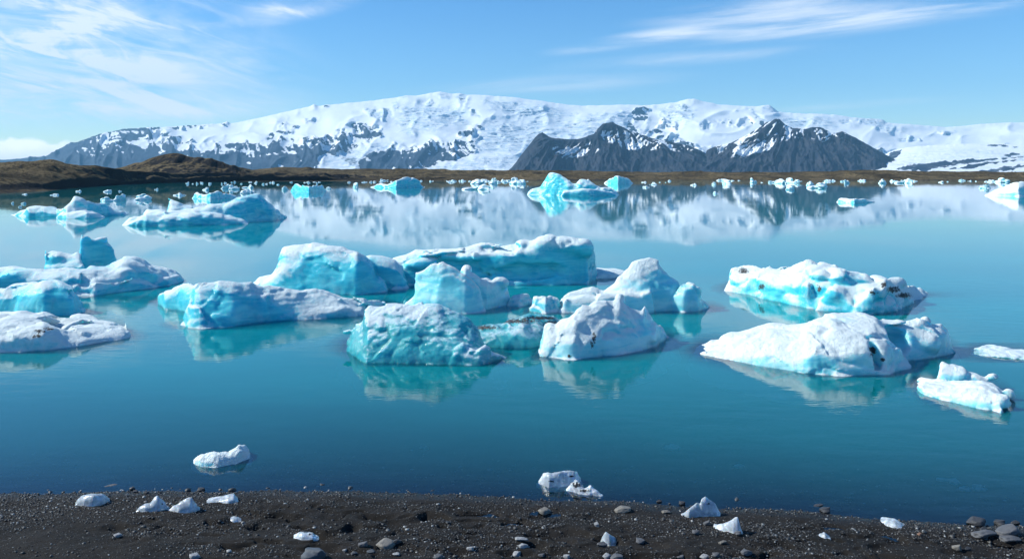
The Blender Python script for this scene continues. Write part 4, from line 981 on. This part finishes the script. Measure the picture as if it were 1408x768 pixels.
iceberg('iceberg', 'long flat-topped white iceberg with four low humps, behind the pointed berg on the left', 'iceberg',
        [dict(top=[(263, 271), (266, 264.5), (272, 263), (280, 267.5), (290, 266.5), (298, 263.5), (306, 266.5), (320, 267), (323, 270)], base=[(263, 273), (290, 274), (323, 271.5)], front=9, back=12, nf=2.6, taper=0.3)],
        frost=0.05, seed=81, vfac=0.4, lumps=((18, 1.2, 'f'), (8, 1.0, 'b')), cell=1.0)
iceberg('iceberg', 'steep white iceberg cut by the right edge of the picture', 'iceberg',
        [dict(top=[(1356, 267), (1366, 263), (1378, 258), (1388, 253), (1398, 250.5), (1412, 251), (1440, 256), (1460, 266)], base=[(1356, 269), (1400, 270), (1460, 269)], front=14, back=14, nf=1.6, taper=0.4)],
        frost=0.15, seed=84, vfac=0.4, lumps=((24, 1.4, 'f'), (9, 1.2, 'b')), cell=1.0)
iceberg('iceberg', 'low white cap of ice right of the blue cone, under the dark mountain', 'iceberg',
        [dict(top=[(832, 250), (840, 245), (852, 242), (862, 244), (868, 249), (871, 251)], base=[(832, 252), (850, 252.5), (871, 252)], front=6, back=7, nf=2.0)],
        frost=0.2, seed=87, vfac=0.4, lumps=((14, 0.8, 'f'), (6, 0.7, 'b')), cell=0.8)
iceberg('ice_floe', 'thin white ice strip floating alone on the dark mountain reflection', 'ice floe',
        [dict(top=[(1150, 276), (1154, 273), (1170, 274), (1190, 273), (1202, 276)], base=[(1150, 278), (1175, 279.5), (1202, 278)], front=9, back=6, nf=2.6)],
        frost=0.2, seed=90, vfac=0.4, lumps=((14, 0.8, 'f'), (6, 0.8, 'b')), cell=0.9, sink=0.5)

# water: one sheet, finer towards the shore, carrying the depth of water below it
xs = np.concatenate([-np.geomspace(2500, 17, 30)[:-1], np.arange(-17, 17, 0.12), np.geomspace(17, 2500, 30)])
ys = np.concatenate([np.arange(11.9, 19, 0.05), np.arange(19, 48, 0.10), np.geomspace(48, 720, 50)])
X, Y = np.meshgrid(xs, ys)
dep = np.maximum(-beach_base(X, Y), 0)
# ... or above the drowned foot of an iceberg, where one slopes out below the surface
for gx_, gy_, Hg in FEET:
    i0, i1 = np.searchsorted(xs, (gx_[0], gx_[-1])); j0, j1 = np.searchsorted(ys, (gy_[0], gy_[-1]))
    if i1 - i0 < 2 or j1 - j0 < 2: continue
    fx = (xs[i0:i1] - gx_[0]) / (gx_[1] - gx_[0]); fy = (ys[j0:j1] - gy_[0]) / (gy_[1] - gy_[0])
    ix = np.clip(fx.astype(int), 0, len(gx_) - 2); iy = np.clip(fy.astype(int), 0, len(gy_) - 2)
    tx, ty = (fx - ix)[None, :], (fy - iy)[:, None]
    IX, IY = np.meshgrid(ix, iy)
    hq = (Hg[IX, IY] * (1 - tx) + Hg[IX + 1, IY] * tx) * (1 - ty) + (Hg[IX, IY + 1] * (1 - tx) + Hg[IX + 1, IY + 1] * tx) * ty
    dep[j0:j1, i0:i1] = np.minimum(dep[j0:j1, i0:i1], np.where(hq > -1.6, np.maximum(-hq, 0.0), 99))
me = build_mesh('water', np.stack([X, Y, 0 * X], -1).reshape(-1, 3), grid_quads(*X.shape), M_WATER, {'water_depth': dep})
tag(link('water', me), kind='structure')

# ---------------------------------------------------------------- small ice: a few shapes, many pieces
def chunk_mesh(name, seed, flat=0.5, n=30, mat=None, knob=0):
    rr = np.random.RandomState(seed)
    a = np.linspace(-0.62, 0.62, n); h = a[1] - a[0]
    z = np.arange(-0.12, flat * 1.25, h)
    X, Y, Z = np.meshgrid(a, a, z, indexing='ij')
    f = np.full(X.shape, 9.0, np.float32)
    k = rr.randint(3, 6)
    for i in range(k):
        cx, cy = rr.uniform(-0.3, 0.3), rr.uniform(-0.25, 0.25)
        rx, ry, rz = rr.uniform(0.12, 0.26), rr.uniform(0.12, 0.3), flat * rr.uniform(0.3, 1.0)
        if i == 0: cx, rx, rz = 0, 0.46, flat * 0.45
        q = np.sqrt(((X - cx) / rx) ** 2 + ((Y - cy) / ry) ** 2 + (Z / rz) ** 2)
        e = (q - 1) * min(rx, ry, rz)
        t = np.clip(0.5 + 0.5 * (f - e) / 0.08, 0, 1); f = f + (e - f) * t - 0.08 * t * (1 - t)
    f = f + 0.07 * noise3(X * 5 + seed, Y * 5, Z * 5, seed) + 0.05 * (0.28 - np.abs(noise3(X * 9.3 + Y * 2, Y * 9 - Z * 3, Z * 10 + X, seed + 1)))
    f = np.maximum(f, -0.08 - Z)
    f[:, :, 0] = h
    f[0], f[-1], f[:, 0], f[:, -1], f[:, :, -1] = h, h, h, h, h
    v, q = surface_nets(f.astype(np.float32))
    v = v * h + np.array([a[0], a[0], z[0]], np.float32)
    nn = vert_normals(v, q); cu = ((v - lap_smooth(v, q, 5)) * nn).sum(1) / h
    fr = 0.42 + 0.6 * sstep(0.0, 0.8, nn[:, 2]) + 0.2 * np.clip(cu, -1, 1)
    return build_mesh(name, v, q, mat or M_ICE, {'frost': fr, 'dirt': 0 * fr - 0.4})
PROTO = [chunk_mesh('ice_chunk', 200 + i, f) for i, f in enumerate((0.5, 0.35, 0.7, 0.25, 0.55, 0.45, 0.18, 0.8))]
PH = [float(max(v.co.z for v in m_.vertices)) for m_ in PROTO]
def small_ice(px, py, wpx, hpx, label, group, kind=None, name='ice_chunk', rot=None):
    d_ = float(depth_of(py)); s_ = d_ / F
    i = kind if kind is not None else random.randrange(len(PROTO))
    o = link(name, PROTO[i], ((px - CX) * s_, d_ + wpx * s_ * 0.35, 0))
    o.rotation_euler.z = random.uniform(0, 6.28) if rot is None else rot
    wm = wpx * s_ * 1.05
    o.scale = (wm, wm * (1.0 if rot is None else 0.8), hpx * s_ / PH[i])
    return tag(o, label, 'ice chunk', group)
GM = 'small ice pieces afloat'
SMALL = [(142, 277, 20, 8, 'low blue chunk right behind the pointed hump of the pale far-left iceberg', 0), (161, 276, 16, 11, 'small lumpy white ice chunk just right of the pale berg with the pointed hump', 2),
         (190, 275, 23, 10, 'white ice chunk with one pointed top, second right of the pale humped berg', 4), (244, 269, 15, 5, 'low white ice chunk alone on the brown hill reflection', 3), (74, 268.5, 9, 3, 'flat white ice sliver afloat nearest the left hill bluff', 6),
         (148, 264, 13, 4, 'thin double ice sliver below the foot of the peaked brown hill', 6), (320, 260.5, 13, 8, 'chunky white ice block, largest in the row below the brown hill', 0), (337, 266, 17, 7, 'low white ice chunk just above the right end of the flat-topped white iceberg', 5),
         (339, 258.5, 15, 6, 'white ice chunk standing behind the low one beside the flat-topped iceberg', 1), (282, 261.5, 9, 5, 'small white ice chunk just behind the left part of the flat-topped iceberg', 4),
         (308, 259.5, 9, 6, 'small white ice lump left of the chunkiest block under the brown hill', 2), (392, 261, 9, 6, 'white ice lump touching the left side of the blue upturned iceberg', 4), (451, 260, 7, 4, 'tiny ice lump touching the right side of the blue upturned iceberg', 5),
         (489, 257.5, 13, 8, 'ragged blue-white chunk left of the domed iceberg', 2), (653, 261, 34, 9, 'long low blue and white ice piece nearest in the centre of the far band', 1), (655, 253, 28, 8, 'pale ice hump behind the long low piece in the far band', 5),
         (677, 253, 16, 10, 'steep blue ice block right of the pale hump in the far band', 7), (713, 253, 22, 11, 'blue-white ice hump left of the blue cone iceberg', 0), (806, 262, 44, 10, 'lumpy white ice ridge behind the right side of the blue cone', 1),
         (900, 254, 9, 4, 'small flat chunk right of the low white ice cap', 3), (889, 258, 8, 3, 'little floating ice bit nearest under the dark mountain middle', 6), (955, 255, 9, 4, 'flat white ice piece paired with a smaller one below the dark ridge', 3),
         (985, 266.5, 8, 4, 'lone white ice bit far out on the dark mirrored mountain', 4), (1000, 253, 17, 8, 'white ice block standing before the pale sand spit', 2), (983, 254, 8, 5, 'upright white ice block left of the one before the sand spit', 7),
         (1036, 251, 11, 8, 'blue-white ice block on the far shore between the two dark mountains', 0), (1075, 252.5, 17, 8, 'white ice lump, left one of the twin pair under the right dark mountain', 5), (1093, 252, 21, 9, 'white ice lump, right one of the twin pair under the right dark mountain', 0),
         (1089, 261, 15, 6, 'small ice chunk in front of the twin white lumps', 4), (1116, 255, 13, 7, 'ice lump touching the left of the snowy knobbed chunk', 5), (1130, 259, 31, 9, 'snowy ice chunk with a round knob on top, right of the twin lumps', 0),
         (1133, 256.5, 12, 10, 'round knob of snowy ice behind the widest chunk right of the twins', 7), (1166, 252, 8, 6, 'small ice lump right of the snowy knobbed chunk', 2), (1215, 252, 12, 7, 'white ice lump below the right foot of the dark mountain', 5),
         (1245, 252, 20, 8, 'double humped white chunk below the glacier tongue', 1), (1357, 259, 15, 7, 'dark blue ice block left of the berg cut by the right edge', 7), (1384, 251, 22, 8, 'white ice hump behind the berg cut by the right edge', 0)]
for (a, b, c, d_, lab, k) in SMALL: small_ice(a, b, c, d_ * 0.85, lab, GM, k)
GB = 'ice bits scattered along the far shore'
CL = [(random.choice((random.gauss(560, 90), random.gauss(660, 60), random.uniform(430, 1408), random.uniform(1150, 1408))), abs(random.gauss(0, 1.2))) for i in range(60)]
for i in range(150):
    ca, cb = random.choice(CL)
    a = ca + random.gauss(0, 9); b = 248.3 + cb + random.uniform(0, 0.7) + (0.6 if a < 520 else 0)
    wd = random.choice((2.5, 3, 4, 4, 5, 6, 7, 10)) * random.uniform(0.7, 1.2)
    small_ice(a, b, wd, min(wd * random.uniform(0.22, 0.5), 2.8), 'tiny white ice bit in the scattered line along the far moraine shore', GB)
for i in range(26):
    small_ice(random.uniform(255, 440), 250.5 + abs(random.gauss(0, 2.2)), random.uniform(2.5, 5), random.uniform(1.2, 2.8), 'tiny white ice bit below the brown hills on the left', 'ice bits below the brown hills')
for (a, b) in ((16, 280), (31, 280.5), (28, 285), (107, 263.5), (164, 263.5), (34, 267.5), (214, 261)):
    small_ice(a, b, random.uniform(4, 8), random.uniform(1.6, 3), 'tiny white ice bit near the left shore bluff', 'ice bits near the left shore')

# submerged pale lumps in the shallows
def stone_mesh(name, seed, flat=0.55, sub=4, rough=0.22, mat=None):
    bm = bmesh.new(); bmesh.ops.create_icosphere(bm, subdivisions=sub, radius=0.5)
    v = np.array([x.co[:] for x in bm.verts], np.float32)
    n = noise3(v[:, 0] * 2.2 + seed * 3.1, v[:, 1] * 2.2, v[:, 2] * 2.2, seed); n2 = noise3(v[:, 0] * 5 + seed, v[:, 1] * 5, v[:, 2] * 5, seed + 5)
    v = v * (1 + rough * n + rough * 0.35 * n2)[:, None]
    rr = np.random.RandomState(seed)
    for _ in range(5):                                    # a few broken faces
        d_ = rr.normal(size=3); d_ /= np.linalg.norm(d_); lim = rr.uniform(0.26, 0.42)
        e = np.maximum(v @ d_ - lim, 0); v = v - 0.85 * e[:, None] * d_
    v[:, 2] *= flat
    v = v * (1 + 0.05 * noise3(v[:, 0] * 13 + seed, v[:, 1] * 13, v[:, 2] * 16, seed + 9))[:, None]
    for x, c in zip(bm.verts, v): x.co = c
    for f_ in bm.faces: f_.smooth = True
    me = bpy.data.meshes.new(name); bm.to_mesh(me); bm.free()
    me.materials.append(mat or M_STONE); return me
import bmesh
STONES = [stone_mesh('beach_stone', 300 + i, fl, 4, r_) for i, (fl, r_) in enumerate(((0.5, .2), (0.35, .25), (0.7, .2), (0.25, .3), (0.6, .3), (0.45, .15)))]
TONE = dict(grey=(0.10, 0.10, 0.105), dark=(0.03, 0.031, 0.034), pale=(0.34, 0.34, 0.34), tan=(0.21, 0.185, 0.15), blue=(0.07, 0.085, 0.10), rust=(0.26, 0.13, 0.07))
def stone(px, py, wpx, hpx, tone, label, group='larger stones on the black beach', kind=None, rot=None, name='beach_stone', sunk=0.25):
    x, y, z = terrain_hit(px, py); s_ = y / F
    i = kind if kind is not None else random.randrange(6)
    o = link(name, STONES[i], (x, y + wpx * s_ * 0.25, z + hpx * s_ * (0.5 - sunk)))
    o.rotation_euler = (random.uniform(-.12, .12), random.uniform(-.12, .12), random.uniform(-0.4, 0.4) if rot is None else rot)
    fl = (0.5, .35, .7, .25, .6, .45)[i]
    o.scale = (wpx * s_ * 0.9, wpx * s_ * 0.75, hpx * s_ * 0.95 / fl)
    o.color = (*TONE[tone], 1)
    return tag(o, label, 'stone', group)
for a in [(528, 755, 33, 15, 'tan', 'tan flat-topped stone block, bottom of the beach left of centre', 0), (499, 752, 17, 10, 'grey', 'round grey stone touching the left of the tan flat-topped block', 5), (546, 747, 14, 7, 'dark', 'dark stone behind the right end of the tan block', 1),
          (510, 761, 12, 8, 'blue', 'bluish stone in front of the gap between the tan block and the round grey stone', 2), (431, 772, 38, 22, 'blue', 'large dark blue stone cut by the bottom edge, left of the tan block', 4), (647, 757, 13, 8, 'pale', 'whitish rounded stone at the bottom, right of the tan block', 5),
          (601, 770, 17, 10, 'grey', 'grey stone cut by the bottom edge below the whitish rounded one', 0), (748, 707, 21, 11, 'tan', 'greyish tan stone near the waterline below the broken dirty ice', 0), (858, 704, 28, 8, 'tan', 'low tan double stone near the waterline right of the broken ice', 1),
          (916, 706, 13, 5, 'tan', 'flat tan pebble lying alone left of the tall notched ice chip', 3), (973, 722, 12, 9, 'grey', 'round grey stone below the notched ice chip', 5), (829, 752, 15, 10, 'grey', 'grey stone leaning on the front of the ice cone at the bottom', 2),
          (882, 747, 16, 8, 'grey', 'grey stone lying right of the ice cone', 4), (821, 724, 7, 10, 'pale', 'upright white pebble above the ice cone', 2), (1345, 723, 30, 13, 'dark', 'dark half-wet boulder at the waterline, right corner', 0), (1378, 722, 18, 9, 'dark', 'dark stone at the waterline, middle one beside the right corner boulder', 4),
          (1398, 721, 12, 8, 'dark', 'dark stone at the waterline cut by the right edge', 2), (1391, 737, 37, 17, 'grey', 'big rounded grey boulder in the right corner', 5), (1357, 741, 34, 11, 'grey', 'flat grey slab left of the big rounded boulder', 3), (1392, 746, 29, 9, 'grey', 'flat slab tucked under the big rounded boulder', 3),
          (1354, 730, 12, 8, 'dark', 'small dark stone between the half-wet boulder and the flat slab', 2), (1318, 757, 15, 12, 'tan', 'round tan stone near the right corner', 5), (1332, 757, 10, 8, 'dark', 'dark stone touching the round tan one', 2), (780, 768, 12, 9, 'pale', 'white stone at the bottom edge left of the ice cone', 5),
          (834, 768, 14, 9, 'pale', 'white stone at the bottom edge under the ice cone', 0), (849, 770, 22, 8, 'grey', 'grey stone at the bottom edge just right of the white one under the ice cone', 1), (936, 769, 15, 8, 'grey', 'grey round stone at the bottom edge right of the ice cone', 5),
          (969, 769, 18, 9, 'pale', 'pale smooth stone at the bottom edge below the triangular ice shard', 0), (986, 766, 13, 9, 'grey', 'grey stone beside the pale smooth one at the bottom edge', 4), (1028, 763, 20, 8, 'grey', 'grey flat stone at the bottom, right of the pale smooth one', 1),
          (994, 748, 12, 5, 'tan', 'thin tan stone below the triangular ice shard', 3), (958, 735, 13, 9, 'grey', 'grey stone clump left of the triangular ice shard', 4), (266, 768, 18, 9, 'pale', 'pale stone at the bottom edge, left part of the beach', 0),
          (186, 677, 7, 6, 'grey', 'grey stone half awash at the waterline near the two ice wedges', 2), (201, 679, 9, 5, 'dark', 'dark stone at the waterline above the two ice wedges', 5), (276, 675, 12, 6, 'dark', 'dark stone cluster at the waterline left of the floating slush ice', 4),
          (907, 691, 8, 6, 'dark', 'dark stone at the waterline left of the notched ice chip', 2), (939, 694, 11, 7, 'dark', 'dark stone touching the waterline just left of the notched ice chip', 4), (1124, 698, 19, 4, 'dark', 'flat dark stick-like stone lying in the shallows on the right', 3),
          (1137, 704, 18, 8, 'dark', 'ragged dark stone at the waterline right of the triangular shard', 4), (1265, 736, 8, 5, 'rust', 'small rust-orange pebble right of the pale ice sliver', 0), (716, 744, 20, 5, 'pale', 'pale flat stone, upper of three stacked near the bottom centre', 3), (720, 753, 17, 6, 'pale', 'pale flat stone, middle of three near the bottom centre', 1),
          (711, 764, 18, 8, 'pale', 'pale flat stone, lowest of three near the bottom centre', 1), (160, 738, 13, 6, 'pale', 'whitish pebble in the gravel below the two ice wedges', 0), (474, 758, 8, 5, 'pale', 'small white pebble left of the round grey stone', 5), (545, 764, 11, 6, 'pale', 'small whitish pebble in front of the tan block', 2),
          (486, 763, 10, 5, 'grey', 'small flat grey pebble in front of the round grey stone', 3), (1016, 735, 12, 6, 'grey', 'grey pebble clump right under the triangular shard', 4), (745, 766, 12, 7, 'grey', 'grey pebble by the lowest of the three pale flat stones', 5)]:
    stone(*a[:6], kind=a[6])

# submerged stones and sunk ice
for a in [(925, 606, 24, 7, 'pale', 'pale submerged lump, faint under the turquoise water right of centre'), (888, 610, 20, 5, 'dark', 'dark submerged patch left of the pale sunken lump'), (1016, 632, 15, 5, 'pale', 'small pale sunken lump in the shallows, right of centre'),
          (583, 607, 13, 5, 'pale', 'lone pale sunken lump in the shallows left of centre'), (1304, 650, 28, 8, 'pale', 'pale sunken lump, highest of three on the right'), (1327, 662, 18, 6, 'pale', 'pale sunken lump, left lower of three on the right'), (1345, 661, 20, 6, 'pale', 'pale sunken lump, right lower of three on the right'),
          (798, 632, 15, 5, 'tan', 'brownish sunken stone above the broken ice'), (150, 671, 26, 8, 'grey', 'grey sunken stone near the waterline on the left'), (863, 646, 12, 4, 'tan', 'tan sunken stone right of the broken ice'), (1330, 701, 30, 6, 'dark', 'flat dark sunken slab near the right corner boulders'),
          (688, 649, 12, 4, 'grey', 'grey sunken stone left of the broken ice')]:
    if a[4] == 'pale':
        d_ = float(depth_of(a[1])); s_ = d_ / F
        o = link('sunken_ice', PROTO[random.choice((0, 1, 5))], ((a[0] - CX) * s_, d_, -0.10 - 0.5 * a[3] * s_))
        o.scale = (a[2] * s_, a[2] * s_ * 0.9, a[3] * s_ * 0.8 / 0.4); o.rotation_euler.z = random.uniform(-.4, .4)
        tag(o, a[5], 'sunken ice', 'ice lumps under the shallow water')
    else: stone(*a, group='stones lying under the shallow water', name='sunken_stone', kind=random.choice((3, 1)), sunk=0.62)

# ---------------------------------------------------------------- ice stranded on the beach
def chip(name, label, top, base, front=10, back=8, nf=1.8, seed=1, **kw):
    pc = np.mean(np.array(base, float), 0)
    z = max(terrain_hit(pc[0], pc[1])[2], 0.0)
    kw.setdefault('lumps', ((18, 0.6, 'f'), (7, 0.3, 'b'))); kw.setdefault('mat', M_CHIP); kw.setdefault('frost', 0.1); kw.setdefault('vfac', 0.22)
    kw.setdefault('group', 'ice pieces stranded on the beach')
    return iceberg(name, label, 'ice chip', [dict(top=top, base=base, front=front, back=back, nf=nf, taper=kw.pop('taper', 0.35))] + list(kw.pop('more', [])), z0=z, seed=seed, cell=kw.pop('cell', 1.0), sink=0.3, **kw)
chip('ice_chip', 'smooth oval white ice chip on the gravel, leftmost on the beach', [(104, 690), (106, 683), (114, 680), (126, 678), (140, 677.5), (148, 680), (151, 685)], [(104, 694), (116, 696), (128, 696.5), (142, 693), (151, 688)], seed=101, nf=2.4)
chip('ice_chip', 'ice wedge with a peak and a dark pock near its right side', [(187, 701), (192, 696), (200, 692), (207, 691), (212, 684), (216, 681), (222, 686), (228, 691), (233, 696)], [(187, 702.5), (200, 703.5), (220, 702), (233, 699)], seed=102, dirt=[(223, 692, 2.2, 1.8)])
chip('ice_chip', 'smooth ice wedge rising to its right, beside the pocked one', [(231, 701), (240, 694), (250, 688), (258, 684), (263, 683), (268, 690), (275, 697)], [(231, 703), (245, 705.5), (262, 704.5), (275, 700)], seed=103)
chip('ice_chip', 'flat jagged ice plate near the waterline, right of the two wedges', [(284, 689), (292, 684), (304, 682), (316, 679), (322, 678), (326, 683), (328, 688)], [(284, 690.5), (300, 690), (314, 692), (328, 690)], front=14, seed=104, nf=2.6)
chip('ice_chip', 'tiny round ice pebble below the flat jagged plate', [(310, 714), (314, 710.5), (322, 709), (329, 711), (332, 714)], [(310, 716), (320, 717.5), (332, 716)], seed=105, front=8, cell=0.8)
chip('ice_chip', 'small crusted ice lump topped with grit, on the sand left of centre', [(404, 736), (410, 731), (420, 729.5), (430, 732), (439, 739)], [(404, 738), (415, 742), (430, 742), (439, 740)], seed=106, dirt=[(420, 730, 10, 2.5), (426, 734, 4, 2)])
chip('ice_chip', 'tall notched clear ice chip at the waterline, right half of the beach', [(937, 706), (944, 701), (952, 695), (958, 690), (962, 691), (965, 684), (970, 681.5), (975, 685), (984, 692), (990, 702)], [(937, 708), (947, 712), (960, 710), (976, 709), (991, 708)], front=8, seed=107, dirt=[(974, 692, 5, 2)], frost=-0.1)
chip('ice_chip', 'triangular ice shard standing on the gravel, below the notched chip', [(982, 720), (992, 719), (1002, 716), (1010, 711), (1014, 710), (1018, 718), (1022, 727)], [(982, 722), (995, 730), (1008, 734), (1022, 735)], front=8, seed=108, nf=1.5)
chip('ice_chip', 'ice cone standing among stones near the bottom edge', [(824, 743), (828, 735), (833, 730), (840, 735), (848, 739), (852, 745)], [(824, 748), (838, 751), (852, 748)], front=7, seed=109, nf=1.5)
chip('ice_chip', 'long pale ice sliver by the waterline on the right', [(1211, 713), (1218, 712), (1230, 713), (1238, 718), (1246, 725)], [(1211, 715), (1220, 722), (1232, 726), (1246, 728)], front=16, seed=110, nf=3)
chip('ice_chip', 'tiny ice splinter on the gravel left of the long pale sliver', [(1126, 735), (1132, 731), (1137, 734), (1142, 739)], [(1126, 736), (1134, 740), (1142, 740)], seed=111, front=6, cell=0.8)
chip('ice_chip', 'broken white ice slab with dark melt holes, propped at the waterline', [(740, 656), (742, 651.5), (752, 650), (760, 651), (772, 647), (784, 645), (794, 646), (798, 650), (799, 657)], [(740, 664), (755, 670), (770, 669), (790, 666), (799, 661)], front=10, back=8, seed=112, nf=2.6,
     dirt=[(758, 661, 6, 2), (786, 654, 5, 2)], frost=0.0, lumps=((16, 1.2, 'f'), (7, 1.0, 'b')))
chip('ice_chip', 'dirty rubbly ice tail spilling from the broken slab to the sand', [(778, 670), (784, 664), (792, 658), (798, 664), (804, 671), (812, 668), (820, 673), (828, 680)], [(778, 674), (792, 677), (808, 680), (828, 682)], front=8, back=6, seed=113,
     dirt=[(792, 666, 9, 5), (804, 674, 10, 3)], lumps=((12, 1.4, 'f'), (5, 1.2, 'b')), frost=-0.1)
iceberg('ice_floe', 'slushy white ice piece with a raised right end, afloat near the beach on the left', 'ice floe',
        [dict(top=[(265, 634), (270, 628), (282, 624), (294, 621), (304, 622.5), (314, 621), (324, 616), (328, 612), (334, 611.5), (341, 614), (344, 620), (343, 625)], base=[(265, 636), (276, 641), (300, 642), (325, 637), (343, 629)], front=18, back=10, nf=2.4, taper=0.35)],
        mat=M_PALE, frost=0.5, seed=114, vfac=0.4, lumps=((20, 1.4, 'f'), (8, 1.3, 'b')), cell=1.1, dirt=[(313, 620, 3, 2)], sink=0.5)

# ---------------------------------------------------------------- gravel: thousands of pebbles, one object
def ico(sub):
    bm = bmesh.new(); bmesh.ops.create_icosphere(bm, subdivisions=sub, radius=0.5)
    v = np.array([x.co[:] for x in bm.verts], np.float32); f_ = np.array([[x.index for x in p.verts] for p in bm.faces]); bm.free(); return v, f_
def gravel(name, n_try, xr, yr, dens, size, sub, seed, tone_bias=0.0):
    rr = np.random.RandomState(seed)
    x, y = rr.uniform(*xr, n_try), rr.uniform(*yr, n_try)
    k = rr.rand(n_try) < dens(x, y); x, y = x[k], y[k]; n = len(x)
    z = terrain_z(x, y)
    sz = np.minimum(size[0] * np.exp(rr.normal(0, size[1], n)), size[2])
    V0, F0 = ico(sub); m_ = len(V0)
    v = V0[None] * (1 + 0.22 * rr.normal(size=(n, m_, 1))) if sub == 1 else V0[None] * (1 + 0.16 * rr.normal(size=(n, m_, 1)))
    sc_ = np.stack([sz * rr.uniform(.8, 1.4, n), sz * rr.uniform(.7, 1.1, n), sz * rr.uniform(.4, .8, n)], 1)
    v = v * sc_[:, None, :]
    a = rr.uniform(0, 6.28, n); c, s_ = np.cos(a)[:, None], np.sin(a)[:, None]
    v = np.stack([v[:, :, 0] * c - v[:, :, 1] * s_, v[:, :, 0] * s_ + v[:, :, 1] * c, v[:, :, 2]], -1)
    v = v + np.stack([x, y, z + sc_[:, 2] * 0.18], 1)[:, None, :]
    tone = np.repeat(np.clip(rr.rand(n) ** 1.3 + tone_bias, 0, 1), m_)
    tris = (F0[None] + (np.arange(n) * m_)[:, None, None]).reshape(-1, 3)
    me = build_mesh(name, v.reshape(-1, 3), np.zeros((0, 4), int), M_GRAVEL, {'tone': tone}, True, tris)
    return tag(link('gravel', me), kind='stuff')
def dens_beach(x, y):
    d_ = shore_y(x) - y; u = CX + F * x / y
    n = fbm2(x * 0.7, y * 1.6, 3, 900)
    leftp = sstep(330, 120, u) * sstep(1.9, 1.2, d_) * sstep(0.05, 0.4, d_)
    rightp = sstep(960, 1150, u)
    line = np.exp(-((d_ - 0.12) / 0.12) ** 2) * 0.7 + np.exp(-((d_ - 0.75 - 0.2 * noise2(x * 0.5, x * 0, 3)) / 0.22) ** 2) * 0.5
    return np.clip(0.14 + 0.75 * leftp + 0.8 * rightp * sstep(-0.5, 0.3, n) + line + 0.7 * sstep(0.15, 0.5, n), 0, 1) * (d_ > -0.05)
gravel('gravel_fine', 60000, (-11, 11), (11.9, 16.2), dens_beach, (0.020, 0.40, 0.06), 1, 5)
gravel('gravel_coarse', 5200, (-11, 11), (11.9, 15.4), lambda x, y: dens_beach(x, y) * 0.2 * (shore_y(x) - y > 0.3), (0.038, 0.36, 0.09), 2, 6, 0.10)
gravel('gravel_sunk', 9000, (-12, 12), (14.2, 18.5), lambda x, y: 0.5 * ((shore_y(x) - y) < 0) * sstep(-4, 0, shore_y(x) - y), (0.030, 0.50, 0.13), 1, 7, 0.28)
